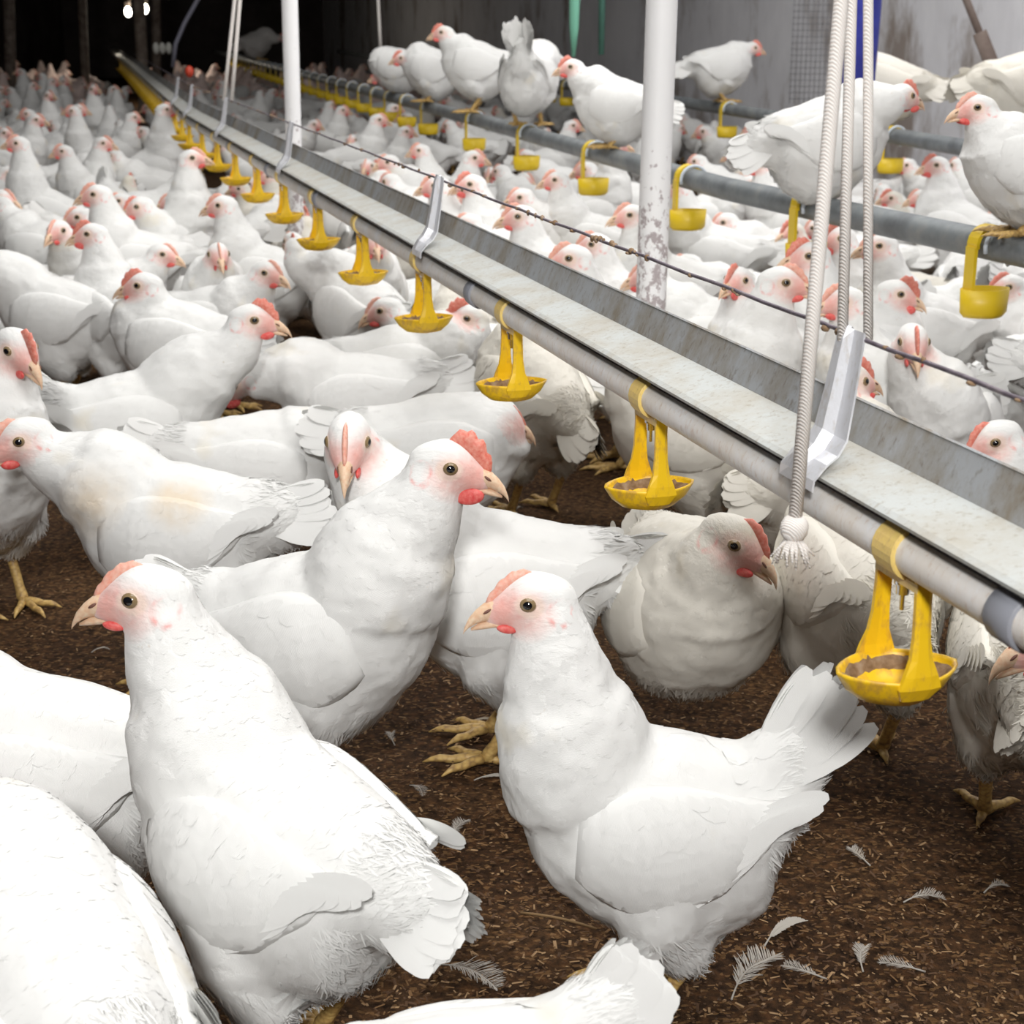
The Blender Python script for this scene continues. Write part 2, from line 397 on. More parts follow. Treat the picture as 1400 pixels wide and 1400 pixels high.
    D = D - Nv*(D*Nv).sum(1, keepdims=True); D /= np.linalg.norm(D, axis=1, keepdims=True)+1e-9
    rear = np.clip((-b_[:, 0]-.02)/.08, 0, 1)
    head_near = np.clip((h_-.04)/.10, 0, 1)
    Ln = (.009 + .013*head_near + .014*rear + .008*under)*(.75+.5*rng.random(nf))
    Wd = Ln*(.34 + .1*rng.random(nf) - .16*under)
    lift = .02 + .16*rear*rng.random(nf) + .10*under*rng.random(nf)
    P = C
    bvh = BVHTree.FromPolygons([tuple(c) for c in co2], [tuple(p.vertices) for p in me.polygons if max(p.vertices) < n])
    fm = feather_mesh('plumage', P, D, Nv, Ln, Wd, lift, MP, curl=.0, na=4, soft=.93, snap=bvh)
    # wispy down along belly, thighs and rump
    nd = int(9000*feathers*fluff); w2 = np.clip((-bp[:, 2]-.072)/.03, 0, 1)*(bp[:, 0] < .07) + .9*(bp[:, 0] < -.098); w2 = w2*(hd_ > .1)+1e-9
    idx = rng.choice(n, nd, p=w2/w2.sum()); C = co2[idx]; Nv = no[idx]
    D = np.array([-.6, 0, -.7])[None] + (rng.random((nd, 3))-.5)*.8; up_ = bp[idx][:, 2] > .01; D[up_] = np.array([-1, 0, .3]) + (rng.random((up_.sum(), 3))-.5)*.8
    D = D - Nv*(D*Nv).sum(1, keepdims=True); D /= np.linalg.norm(D, axis=1, keepdims=True)+1e-9
    Ln = .008+.013*rng.random(nd)
    fm2 = feather_mesh('down', C, D, Nv, Ln, Ln*.04, .08+.35*rng.random(nd), MP, curl=.15, na=3, soft=.9)
    pm = join_fast('plumage', [fm, fm2]); link('plumage', pm, root)
    # --- wings
    for sd in (-1, 1):
        wg = G(); rows = 16; colsn = 10; outer = []
        Pw, Dw, Nw, Lw, Ww = [], [], [], [], []
        def wp(u, v, off):
            x = .070 - .190*u*fold; zc, ry, rz = torso_at(max(x, -.112)); ry = max(ry, .050); rz = max(rz, .058)
            phc = R(2 + 26*u - wingdrop*(.3+.7*u)); hs = R(40)*math.sin(PI*min(1, (.10+.90*u)**.75 * (1 if u < .7 else 1)))**.6 if u < 1 else 0
            hs = max(hs, R(3)); ph = phc + v*hs
            k = 1 + off/ry
            return B @ Vector((x, sd*ry*fat*k*math.cos(ph), zc + rz*k*math.sin(ph)))
        top = []; bot = []
        for i in range(rows+1):
            u = i/rows; r1 = []
            for j in range(colsn+1):
                v = -1+2*j/colsn; th = .010*math.sqrt(max(0, 1-v*v))*min(1, 3*u+.15)*(1-.35*u)
                r1.append(wp(u, v, th+.001-(.004 if abs(v) > .99 else 0)))
            r2 = [wp(u, -1+2*j/colsn, -.010) for j in range(colsn, -1, -1)]
            outer.append(r1+r2)
        wg.rings(outer)
        wm = mesh_from('wing', wg.V, wg.F, [MP])
        qv = wm.vertices[8*(2*colsn+2)+colsn//2]
        if qv.normal.dot(B.to_3x3() @ Vector((0, sd, .2))) < 0: wm.flip_normals(); wm.update()
        nr = int(220*feathers)
        for k in range(nr):
            u = rng.random()**.8*.93; v = rng.uniform(-.95, .85)
            th = .010*math.sqrt(max(0, 1-v*v))*min(1, 3*u+.15)*(1-.35*u)
            p = wp(u, v, th+.0005); e = 1e-3*4
            du = (wp(min(1, u+.03), v*.95, th)-p); dv = (wp(u, min(1, v+.05), th)-p)
            nn = du.cross(dv); nn.normalize(); c0 = B @ Vector((0, 0, 0))
            if (nn @ Matrix.Identity(3)).dot(B.to_3x3() @ Vector((0, sd, 0))) < 0: nn = -nn
            d = du.normalized() - (B.to_3x3() @ Vector((0, 0, .10+.12*rng.random()))); d = (d - nn*d.dot(nn)).normalized()
            Pw.append(p-nn*.001); Dw.append(d); Nw.append(nn); Lw.append((.018+.030*u)*(.8+.4*rng.random())); Ww.append(.0075+.004*rng.random())
        for k in range(9):       # flight feathers reaching towards the tail
            t = k/8; u = .55+.30*t; v = -.75+1.2*t
            p = wp(u, v, .006); q_ = wp(min(1, u+.1), v*.8, .006); d = (q_-p).normalized()
            nn = (B.to_3x3() @ Vector((-.1, sd, .25))).normalized(); d = (d-nn*d.dot(nn)).normalized()
            Pw.append(p); Dw.append(d); Nw.append(nn); Lw.append(.065-.012*abs(t-.4)); Ww.append(.0095)
        wb = BVHTree.FromPolygons([v.co.copy() for v in wm.vertices], [tuple(p.vertices) for p in wm.polygons])
        if sd < 0: wb = BVHTree.FromPolygons([v.co.copy() for v in wm.vertices], [tuple(p.vertices) for p in wm.polygons])
        wfa = feather_mesh('wf', Pw[:nr], Dw[:nr], Nw[:nr], Lw[:nr], Ww[:nr], .06, MP, curl=.0, na=4, soft=.85, snap=wb)
        wf = join_fast('wf', [wfa, feather_mesh('wf', Pw[nr:], Dw[nr:], Nw[nr:], Lw[nr:], Ww[nr:], .05, MP, curl=.03, na=9, soft=.8)])
        link('wing', join_fast('wing', [wm, wf]), root)
    # --- tail
    Pt, Dt, Nt, Lt, Wt = [], [], [], [], []
    TB = (B @ T)
    for layer in range(3):
        for k in range(7):
            for sd in (-1, 1):
                a = R(-14 + 4.6*k + rng.uniform(-4, 4)); org = TB @ Vector((-.045-.012*layer, sd*(.006+.0035*(6-k))*(1-.2*layer), .016-.0065*(6-k)*.9+.01))
                d = (TB.to_3x3() @ Vector((-math.cos(a*.75), sd*splay*(.25+.75*(6-k)/6), math.sin(a*.75)))).normalized()
                nn = (TB.to_3x3() @ Vector((0, sd, .55+.04*k))).normalized(); nn = (nn-d*nn.dot(d)).normalized()
                Pt.append(org); Dt.append(d); Nt.append(nn); Lt.append((.066+.013*math.sin(k/6*PI))*tail_len*(1-.18*layer)*rng.uniform(.9, 1.08)); Wt.append(.0115)
    link('tail', join_fast('tail', [feather_mesh('tail', Pt, Dt, Nt, Lt, Wt, .02, MP, curl=.08, na=10, frag=.06, soft=.5)]), root)
    # --- beak
    bk = G(); BH = Hm @ Matrix.Translation((.018, 0, -.008)) @ Matrix.Diagonal((.92, 1.05, 1.12, 1)) @ Matrix.Translation((-.018, 0, .008))
    bk.loft([(.0185, -.0075, .0105, .0100), (.027, -.0080, .0088, .0090), (.036, -.0100, .0066, .0075), (.044, -.0135, .0046, .0058), (.051, -.0185, .0028, .0040), (.0555, -.0245, .0012, .0018), (.0565, -.0275, .0003, .0004)], BH, 14)
    bk.loft([(.016, -.0185, .0095, .0040), (.028, -.0190, .0072, .0036), (.040, -.0212, .0044, .0028), (.049, -.0238, .0012, .0010)], BH, 12)
    for sd in (-1, 1): bk.sphere((.0335, sd*.0070, -.0070), (.0045, .0012, .0013), BH @ Matrix.Translation((.0335, 0, -.008)) @ Matrix.Rotation(R(25), 4, 'Y') @ Matrix.Translation((-.0335, 0, .008)), 1, 8, 5)
    bk.build('beak', [M['beak'], M['nostril']], root)
    # --- comb: low serrated blade from the beak base over the brow
    cb = G(); nk = 14; hgt = .004+.017*comb; prev = None; rs = []
    for i in range(nk+1):
        t = i/nk; x = .031 - .040*t; zb_ = -.002 + .0265*math.sin(min(1, t*1.1)*PI/2); e = math.sin(PI*min(1, t*1.02+.02))**.6
        sp = (.75+.35*abs(math.sin(t*PI*4.5)))*e*hgt
        ndir = Vector((.55-.6*t, 0, .8+.2*t)).normalized(); base = Vector((x, 0, zb_-.004)); topp = base+ndir*(sp+.004); wdt = .0034*(.5+e*.6)
        rs.append([Hm @ (base+Vector((0, wdt, 0))), Hm @ (base.lerp(topp, .6)+Vector((0, wdt*.75, 0))), Hm @ (topp+Vector((0, wdt*.3, 0))),
                   Hm @ (topp-Vector((0, wdt*.3, 0))), Hm @ (base.lerp(topp, .6)-Vector((0, wdt*.75, 0))), Hm @ (base-Vector((0, wdt, 0)))])
    cb.rings(rs); cb.build('comb', M['comb_pale' if pale else 'comb'], root)
    # --- wattles
    s = .35+.65*wattle
    for sd in (-1, 1):
        wt_ = G(); wt_.sphere((.011, sd*.0115, -.0225-.0065*s), (.0115*s+.004, .0028, .0088*s), Hm @ Matrix.Rotation(R(-12), 4, 'Y'), 0, 14, 9)
        wt_.build('wattle', M['wattle'], root)
    # --- eyes
    for sd in (-1, 1):
        ey = G(); c = Vector((-.002, sd*.0186, .0022)); mm_ = Hm @ Matrix.Translation(c) @ Matrix.Rotation(R(-14*sd), 4, 'Z') @ Matrix.Rotation(R(10*sd), 4, 'X')
        mis = [0, 0, 1, 1, 2, 2, 2, 2, 2, 2, 2, 2] if sd > 0 else [2]*8+[1, 1, 0, 0]
        mis = [0, 0, 1, 1, 2, 2, 2, 2, 2, 2, 2, 2] if sd > 0 else [2]*8+[1, 1, 0, 0]
        ey.sphere((0, 0, 0), (.0083, .0068, .0072), mm_, 0, 16, 12, 'y', mis)
        ey.build('eye', [M['pupil'], M['iris'], M['lid']], root)
    return root

def join_fast(name, mes):
    Vs, Fs, MI, UV, sizes = [], [], [], [], []; base = 0; mats = []
    loops, starts = [], []; ls = 0; mi_all = []; CN = []
    for me in mes:
        n = len(me.vertices); co = np.empty(n*3); me.vertices.foreach_get('co', co); Vs.append(co)
        nl = len(me.loops); vi = np.empty(nl, np.int32); me.loops.foreach_get('vertex_index', vi); loops.append(vi+base)
        npo = len(me.polygons); st = np.empty(npo, np.int32); me.polygons.foreach_get('loop_start', st); starts.append(st+ls)
        cn = np.empty(n*3)
        if 'cn' in me.attributes: me.attributes['cn'].data.foreach_get('vector', cn)
        else: me.vertices.foreach_get('normal', cn)
        CN.append(cn)
        uv = np.zeros(n*3)
        if 'fuv' in me.attributes: me.attributes['fuv'].data.foreach_get('vector', uv)
        UV.append(uv)
        idx = []
        for mm in me.materials:
            if mm not in mats: mats.append(mm)
            idx.append(mats.index(mm))
        mi = np.empty(npo, np.int32); me.polygons.foreach_get('material_index', mi); mi_all.append(np.array(idx, np.int32)[mi])
        base += n; ls += nl
    out = bpy.data.meshes.new(name); V = np.concatenate(Vs); out.vertices.add(len(V)//3); out.vertices.foreach_set('co', V)
    L_ = np.concatenate(loops); out.loops.add(len(L_)); out.loops.foreach_set('vertex_index', L_.astype(np.int32))
    S_ = np.concatenate(starts); out.polygons.add(len(S_)); out.polygons.foreach_set('loop_start', S_.astype(np.int32))
    for mm in mats: out.materials.append(mm)
    out.polygons.foreach_set('material_index', np.concatenate(mi_all).astype(np.int32)); out.polygons.foreach_set('use_smooth', np.ones(len(S_), bool))
    out.update(calc_edges=True)
    at = out.attributes.new('fuv', 'FLOAT_VECTOR', 'POINT'); at.data.foreach_set('vector', np.concatenate(UV))
    out.normals_split_custom_set_from_vertices(np.concatenate(CN).reshape(-1, 3).tolist())
    for me in mes: bpy.data.meshes.remove(me)
    return out

BODIES = []      # (x, y) of every hen placed, for spacing
def hero(label, bu, bv, yaw, hu, hv, dy, zb=.205, sc=1.0, hyaw=0, seed=0, rootz=0.0, at=None, **kw):
    """one posed hen: body centre on the ray (bu,bv) at height zb, head on the ray (hu,hv), dy further away (world) than the body"""
    c = Vector((at[0], at[1], 0)) if at else at_z(bu, bv, zb*sc+rootz); root = empty('hen', (c.x, c.y, rootz), R(yaw)); root.scale = (sc,)*3
    h = at_y(hu, hv, c.y+dy); l = Matrix.Rotation(-R(yaw), 3, 'Z') @ (h - Vector((c.x, c.y, rootz))); l /= sc
    make_hen(root, zb=zb, head=tuple(l), hyaw=hyaw-yaw, seed=seed, **kw)
    tag(root, label, 'hen', 'white hens in the poultry house'); BODIES.append((c.x, c.y))
    print('HEN', label[:40], 'pos %.2f %.2f' % (c.x, c.y), 'head local %.3f %.3f %.3f' % tuple(l))
    return root

# ------------------------------------------------------------------ setting
def lineX(Y):
    """plan of the drinker line: X for a given distance Y"""
    P = [(-.8, .7705), (5.8, -1.143), (7.8, -1.66), (12.5, -2.87), (22, -5.35)]
    for a, b_ in zip(P, P[1:]):
        if Y <= b_[0] or b_ is P[-1]:
            t = (Y-a[0])/(b_[0]-a[0]); return a[1]+(b_[1]-a[1])*t
def polyX(P):
    def f(Y):
        for a, b_ in zip(P, P[1:]):
            if Y <= b_[0] or b_ is P[-1]:
                t = (Y-a[0])/(b_[0]-a[0]); return a[1]+(b_[1]-a[1])*t
    return f
def solveY(fx, z, u, lo=.3, hi=30):
    """distance at which the line (fx, z) crosses image column u"""
    for _ in range(50):
        m_ = (lo+hi)/2
        if proj((fx(m_), m_, z))[0] > u: lo = m_
        else: hi = m_
    return (lo+hi)/2
line2X = polyX([(.5, 1.40), (2.40, .764), (3.32, .45), (6.0, -.16), (10, -1.12), (13.6, -2.0), (22, -4.0)])
line3X = polyX([(1.5, 1.93), (4.17, 1.31), (6.55, .875), (22, -2.4)])
wallX = lambda Y: 3.55 - .25*Y

# litter floor
m, nt, b = newmat('brown_litter')
oc = objcoord(nt)
n1 = N(nt, 'ShaderNodeTexNoise', Scale=3.0, Detail=5); nt.links.new(oc, n1.inputs['Vector'])
n2 = N(nt, 'ShaderNodeTexNoise', Scale=95, Detail=5, Roughness=.65); nt.links.new(oc, n2.inputs['Vector'])
v1 = N(nt, 'ShaderNodeTexVoronoi'); v1.inputs['Scale'].default_value = 1; nt.links.new(objcoord(nt, (210, 330, 200)), v1.inputs['Vector'])
sepv = N(nt, 'ShaderNodeSeparateColor'); nt.links.new(v1.outputs['Color'], sepv.inputs[0])
base = ramp(nt, n1.outputs['Fac'], [(.3, (.036, .0175, .0085)), (.55, (.060, .031, .015)), (.75, (.085, .047, .023))])
fine = ramp(nt, n2.outputs['Fac'], [(.33, (.28, .25, .22)), (.5, (.9, .9, .85)), (.68, (1.9, 1.7, 1.4))])
mm = N(nt, 'ShaderNodeMix', data_type='RGBA', blend_type='MULTIPLY'); mm.inputs[0].default_value = 1; nt.links.new(base, mm.inputs[6]); nt.links.new(fine, mm.inputs[7])
ch = ramp(nt, sepv.outputs[0], [(.0, (0, 0, 0)), (.86, (0, 0, 0)), (.88, (1, 1, 1)), (1, (1, 1, 1))])
c = mixc(nt, mathn(nt, 'MULTIPLY', ch, .55), mm.outputs[2], (.22, .12, .05))
nt.links.new(c, b.inputs['Base Color']); b.inputs['Roughness'].default_value = .9; b.inputs['Specular IOR Level'].default_value = .15
hh = mathn(nt, 'ADD', n2.outputs['Fac'], mathn(nt, 'MULTIPLY', sepv.outputs[1], .35)); bump(nt, b, hh, .9, .006)
M['litter'] = m
fl = G(); nx, ny = 90, 150
V = []; F = []
for j in range(ny+1):
    y = -1.5 + 27.5*(j/ny)**2.0
    for i in range(nx+1):
        x = -7 + 14*i/nx
        V.append((x, y, .006*noise.noise(Vector((x*4, y*4, 0)))*(1 if y < 6 else 0)-.002))
for j in range(ny):
    for i in range(nx): a = j*(nx+1)+i; F.append((a, a+1, a+nx+2, a+nx+1))
fl.add(V, F); tag(fl.build('floor', M['litter']), None, None, kind='structure')

def stained(name, c1, c2, c3, sc=1.0, rough=.8, metal=0, bstr=.3, stretch=(1, 1, 1), p=(.35, .55, .75)):
    m, nt, b = newmat(name); oc = objcoord(nt, tuple(s*sc for s in stretch))
    a = N(nt, 'ShaderNodeTexNoise', Scale=1.0, Detail=7, Roughness=.62); nt.links.new(oc, a.inputs['Vector'])
    nt.links.new(ramp(nt, a.outputs['Fac'], [(p[0], c1), (p[1], c2), (p[2], c3)]), b.inputs['Base Color'])
    b.inputs['Roughness'].default_value = rough; b.inputs['Metallic'].default_value = metal
    bump(nt, b, a.outputs['Fac'], bstr, .004/sc*2); return m
M['wall'] = stained('whitewashed_wall', (.34, .29, .26), (.80, .80, .84), (.90, .90, .94), 2.2, .85, 0, .8, (1, 1, .5), (.36, .47, .62))
M['dark'] = stained('dark_boards', (.05, .04, .036), (.09, .075, .07), (.14, .12, .115), 2, .9)
def quad_wall(name, a, b_, z0, z1, t, mat, nseg=1):
    a = Vector(a); b_ = Vector(b_); d = (b_-a).normalized(); n = Vector((-d.y, d.x)); g = G()
    pts = [(a.x, a.y), (b_.x, b_.y), (b_.x-n.x*t, b_.y-n.y*t), (a.x-n.x*t, a.y-n.y*t)]
    g.add([(x, y, z0) for x, y in pts]+[(x, y, z1) for x, y in pts], [(0, 1, 5, 4), (1, 2, 6, 5), (2, 3, 7, 6), (3, 0, 4, 7), (4, 5, 6, 7), (3, 2, 1, 0)])
    return tag(g.build(name, mat, smooth=False), None, None, kind='structure')
quad_wall('wall_right', (wallX(-1.5), -1.5), (wallX(26), 26), -.01, 2.8, .12, M['wall'])
quad_wall('wall_back', (wallX(26), 26), (-7, 26), -.01, 2.8, .12, M['dark'])
quad_wall('wall_left', (-7, 26), (-7, -1.5), -.01, 2.8, .12, M['dark'])
g = G(); g.box((-1.0, 12.2, 2.86), (12.6, 27.8, .1)); tag(g.build('ceiling', M['dark'], smooth=False), None, None, kind='structure')

# metals and plastics
def grime_metal(name, c_clean, c_dirt, c_rust, amt, metal=.5, rough=.45, sz=30):
    m, nt, b = newmat(name)
    a = N(nt, 'ShaderNodeTexNoise', Scale=1.0, Detail=8, Roughness=.7); nt.links.new(objcoord(nt, (sz*.6, sz*.6, sz*.35)), a.inputs['Vector'])
    a2 = N(nt, 'ShaderNodeTexNoise', Scale=1.0, Detail=5, Roughness=.7); nt.links.new(objcoord(nt, (sz*6, sz*6, sz*2.2)), a2.inputs['Vector'])
    f1 = ramp(nt, a.outputs['Fac'], [(amt-.12, (1, 1, 1)), (amt+.12, (0, 0, 0))])
    f2 = ramp(nt, a2.outputs['Fac'], [(.54, (0, 0, 0)), (.68, (1, 1, 1))])
    c = mixc(nt, f1, c_dirt, c_clean); f3 = mathn(nt, 'MULTIPLY', f2, .5)
    c = mixc(nt, f3, c, c_rust)
    nt.links.new(c, b.inputs['Base Color']); b.inputs['Metallic'].default_value = metal; b.inputs['Roughness'].default_value = rough
    bump(nt, b, a2.outputs['Fac'], .3, .0012); return m
M['galv_back'] = grime_metal('dirty_galvanised_sheet', (.50, .52, .54), (.33, .28, .21), (.17, .115, .065), .54, .35, .5, 26)
M['galv_floor'] = grime_metal('dusty_galvanised_sheet', (.50, .52, .51), (.44, .42, .37), (.27, .21, .14), .52, .25, .6, 30)
M['alu'] = grime_metal('bright_aluminium', (.80, .81, .85), (.66, .66, .69), (.55, .50, .44), .60, .35, .35, 30)
M['pvc'] = grime_metal('white_plastic_pipe', (.90, .90, .91), (.84, .79, .73), (.60, .44, .32), .46, 0, .45, 34)
M['pvc_grey'] = simple('grey_coupling_plastic', (.30, .31, .35), .5)
M['grey_pipe'] = stained('grey_feed_pipe', (.13, .14, .15), (.20, .22, .23), (.30, .30, .29), 14, .5, .2, .2)
M['pole'] = None
m, nt, b = newmat('white_painted_pole'); M['pole'] = m
oc = objcoord(nt, (70, 70, 55)); a = N(nt, 'ShaderNodeTexNoise', Scale=1, Detail=5, Roughness=.7); nt.links.new(oc, a.inputs['Vector'])
tc = N(nt, 'ShaderNodeTexCoord'); sx = N(nt, 'ShaderNodeSeparateXYZ'); nt.links.new(tc.outputs['Object'], sx.inputs[0])
low = ramp(nt, mathn(nt, 'DIVIDE', sx.outputs['Z'], 1.0), [(.44, (1, 1, 1)), (.66, (0, 0, 0))])
sp = ramp(nt, mathn(nt, 'ADD', a.outputs['Fac'], mathn(nt, 'MULTIPLY', low, .22)), [(.70, (0, 0, 0)), (.76, (1, 1, 1))])
nt.links.new(mixc(nt, mathn(nt, 'MULTIPLY', sp, .75), (.9, .9, .91), (.27, .20, .21)), b.inputs['Base Color']); b.inputs['Roughness'].default_value = .5
m, nt, b = newmat('yellow_cup_plastic'); M['yellow'] = m
a = N(nt, 'ShaderNodeTexNoise', Scale=1, Detail=6, Roughness=.65); nt.links.new(objcoord(nt, (80, 80, 34)), a.inputs['Vector'])
f = ramp(nt, a.outputs['Fac'], [(.50, (0, 0, 0)), (.62, (1, 1, 1))])
nt.links.new(mixc(nt, mathn(nt, 'MULTIPLY', f, .6), (.95, .60, .015), (.52, .26, .07)), b.inputs['Base Color']); b.inputs['Roughness'].default_value = .38
M['yellow_clip'] = grime_metal('yellowed_clip_plastic', (.88, .66, .20), (.78, .54, .22), (.5, .3, .14), .55, 0, .45, 60)
M['crust'] = stained('dried_feed_crust', (.16, .09, .04), (.30, .20, .12), (.42, .34, .26), 90, .9)
M['steel'] = simple('nipple_steel', (.62, .62, .64), .2, 1)
M['rope'] = None
m, nt, b = newmat('white_twisted_rope'); M['rope'] = m
w = N(nt, 'ShaderNodeTexWave', Scale=1.0); w.bands_direction = 'DIAGONAL'; nt.links.new(objcoord(nt, (260, 260, 260)), w.inputs['Vector'])
nt.links.new(ramp(nt, w.outputs['Fac'], [(0, (.84, .75, .68)), (.5, (.92, .89, .86))]), b.inputs['Base Color']); b.inputs['Roughness'].default_value = .8; bump(nt, b, w.outputs['Fac'], .5, .0009)

# --- drinker line
def along(fx, Y, dn=0.0):
    e = .05; t = Vector((fx(Y+e)-fx(Y-e), 2*e, 0)).normalized(); n = Vector((t.y, -t.x, 0)); return Vector((fx(Y), Y, 0)) + n*dn, t, n
def sweep(name, fx, prof, Y0, Y1, mat, nY=90, parent=None, closed=True, smooth=False, pw=1.8):
    g = G(); rs = []
    for i in range(nY+1):
        Y = Y0+(Y1-Y0)*(i/nY)**pw; p, t, n = along(fx, Y)
        rs.append([p+n*a_+Vector((0, 0, z_)) for a_, z_ in prof])
    g.rings(rs, 0, True); return g.build(name, mat, parent, smooth)
PIPE_Z = .476; PR = .0152
circ = lambda z, r, n=20, a0=0: [(a0+r*math.cos(2*PI*k/n), z+r*math.sin(2*PI*k/n)) for k in range(n)]
YE = 21.0
pp = sweep('water_pipe', lineX, circ(PIPE_Z, PR), -.7, YE, M['pvc'], 110, smooth=True)
tag(pp, 'long white plastic water pipe carrying the yellow drinker cups below the metal gutter rail', 'water pipe')
def ring_on(name, fx, Y, z, r, wdt, mat, parent=None):
    p, t, n = along(fx, Y); g = G(); pts = [p+Vector((0, 0, z))+t*s_ for s_ in (-wdt/2, -wdt/2+.0008, wdt/2-.0008, wdt/2)]; g.tube(pts, [r*.95, r, r, r*.95], 20); return g.build(name, mat, parent)
for uu in (1397, 655, 440, 372, 318): ring_on('pipe_coupling', lineX, solveY(lineX, PIPE_Z, uu), PIPE_Z, PR+.0028, .026, M['pvc_grey'], pp)
# folded sheet rail above the pipe: floor strip, upright strip
th = .0012
prof_floor = [(-.016, .4975), (-.0165, .5000), (-.012, .5025), (.0300, .5120), (.0307, .5105), (-.011, .5005), (-.0140, .4990), (-.0140, .4975)]
prof_back = [(.0303, .5106), (.0293, .5122), (.0400, .5390), (.0390, .5398), (.0402, .5410), (.0418, .5393), (.0325, .5108)]
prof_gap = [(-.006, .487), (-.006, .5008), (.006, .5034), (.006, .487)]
M['gap_shade'] = simple('gap_shade_dark', (.035, .022, .025), .8)  # dark strip added to paint the shadow in the gap under the rail
gr = empty('gutter_rail', (lineX(.5), .5, .5)); tag(gr, 'long dirty galvanised metal gutter rail running above the white water pipe', 'metal rail')
for nm, pf, mt in (('gap_shade_strip', prof_gap, 'gap_shade'), ('floor_strip', prof_floor, 'galv_floor'), ('upright_strip', prof_back, 'galv_back')):
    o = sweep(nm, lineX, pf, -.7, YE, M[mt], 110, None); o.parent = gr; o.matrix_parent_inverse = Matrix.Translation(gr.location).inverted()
# hangers
ORD = ['first', 'second', 'third', 'fourth', 'fifth', 'sixth', 'seventh', 'eighth', 'ninth', 'tenth', 'eleventh', 'twelfth', 'thirteenth', 'fourteenth', 'fifteenth', 'sixteenth', 'seventeenth', 'eighteenth', 'nineteenth', 'twentieth',
       'twenty-first', 'twenty-second', 'twenty-third', 'twenty-fourth', 'twenty-fifth', 'twenty-sixth', 'twenty-seventh', 'twenty-eighth', 'twenty-ninth', 'thirtieth', 'thirty-first', 'thirty-second', 'thirty-third', 'thirty-fourth', 'thirty-fifth', 'thirty-sixth', 'thirty-seventh', 'thirty-eighth', 'thirty-ninth', 'fortieth',
       'forty-first', 'forty-second', 'forty-third', 'forty-fourth', 'forty-fifth', 'forty-sixth']
lxo = lambda Y: lineX(Y)+.008
hY = [solveY(lxo, .545, uu) for uu in (1148, 597, 397, 308, 262, 243)]
hng = None
WIRE_Z = .594
for i, Y in enumerate(hY):
    p, t, n = along(lineX, Y)
    if i == 0:
        g = G(); rs = []
        path = [(-.0225, .490, .026, .0), (-.0215, .498, .0265, .004), (-.012, .5085, .027, .008), (-.004, .514, .027, .010), (.003, .524, .0255, .011), (.008, .552, .023, .010), (.0135, .588, .0200, .009), (.0145, .598, .0190, .006)]
        for a_, z_, hw, rd in path:
            ctr = Vector((0, a_, z_)); outn = Vector((0, -.85, .5)).normalized()
            cs = [Vector((-hw, 0, 0)), Vector((-hw*.25, 0, 0))+outn*rd, Vector((hw*.15, 0, 0))+outn*rd*.9, Vector((hw*.3, 0, 0))+outn*rd*.15, Vector((hw, 0, 0))+outn*rd*.1]
            back = [q-outn*.0016 for q in reversed(cs)]
            rs.append([ctr+q for q in cs+back])
        g.rings(rs); me_h = mesh_from('hanger_plate', g.V, g.F, [M['alu']], smooth=False)
        g = G(); g.sphere((-.004, .0145, .594), (.006, .004, .006)); me_b = mesh_from('hanger_bolt', g.V, g.F, [M['steel']])
    root = empty('rail_hanger', (p.x, p.y, 0)); root.rotation_euler.z = math.atan2(n.y, n.x) - PI/2
    link('plate', me_h, root); link('bolt', me_b, root)
    tag(root, f'bright bent aluminium hanger on the gutter rail, {ORD[i]} from the near end', 'rail hanger', 'aluminium hangers on the rail')
# thin twisted wire over the hangers
g = G(); g2 = G(); pts = []; rngw = random.Random(4)
for i in range(160):
    Y = .25+12*(i/159)**1.5; p, t, n = along(lineX, Y, .0155); pts.append(p+Vector((0, 0, WIRE_Z-.004*math.sin(i*.9)**2*.3)))
g.tube(pts, .0016, 6)
wr = g.build('anti_roost_wire', stained('rusty_wire', (.10, .08, .10), (.20, .17, .20), (.32, .28, .28), 60, .6, .5))
tag(wr, 'thin dark dirty wire strung over the hangers above the gutter rail', 'wire')
for k in range(130):
    Y = .55+5.5*rngw.random()**1.4; p, t, n = along(lineX, Y, .0155); g2.sphere(p+Vector((0, 0, WIRE_Z+rngw.uniform(-.003, .001))), (rngw.uniform(.0015, .004), rngw.uniform(.002, .007), rngw.uniform(.0012, .0035)), None, 0, 6, 4)
gk = g2.build('grime_clumps', M['crust'], wr); gk['kind'] = 'stuff'

# --- yellow drinker cups: modelled once in local coordinates (x along the line, y across, z up, origin at the pipe)
def cup_ring(sc_, z_, n=28, ax=.0315, ay=.0435):
    out = []
    for k in range(n):
        a_ = 2*PI*k/n; ca, sa = math.cos(a_), math.sin(a_)
        e = 1.25
        rr = 1/((abs(ca)/ax)**1.55+(abs(sa)/ay)**1.55)**(1/1.55)
        out.append(Vector((rr*ca*sc_, rr*sa*sc_, z_)))
    return out
CZ = -.084
pan = G(); pan.rings([cup_ring(.25, CZ-.021), cup_ring(.60, CZ-.0185), cup_ring(.85, CZ-.010), cup_ring(1.0, CZ), cup_ring(1.02, CZ+.0022), cup_ring(.97, CZ+.0026), cup_ring(.93, CZ), cup_ring(.80, CZ-.008), cup_ring(.55, CZ-.014), cup_ring(.15, CZ-.015)], 0, True)
me_pan = mesh_from('pan', pan.V, pan.F, [M['yellow']])
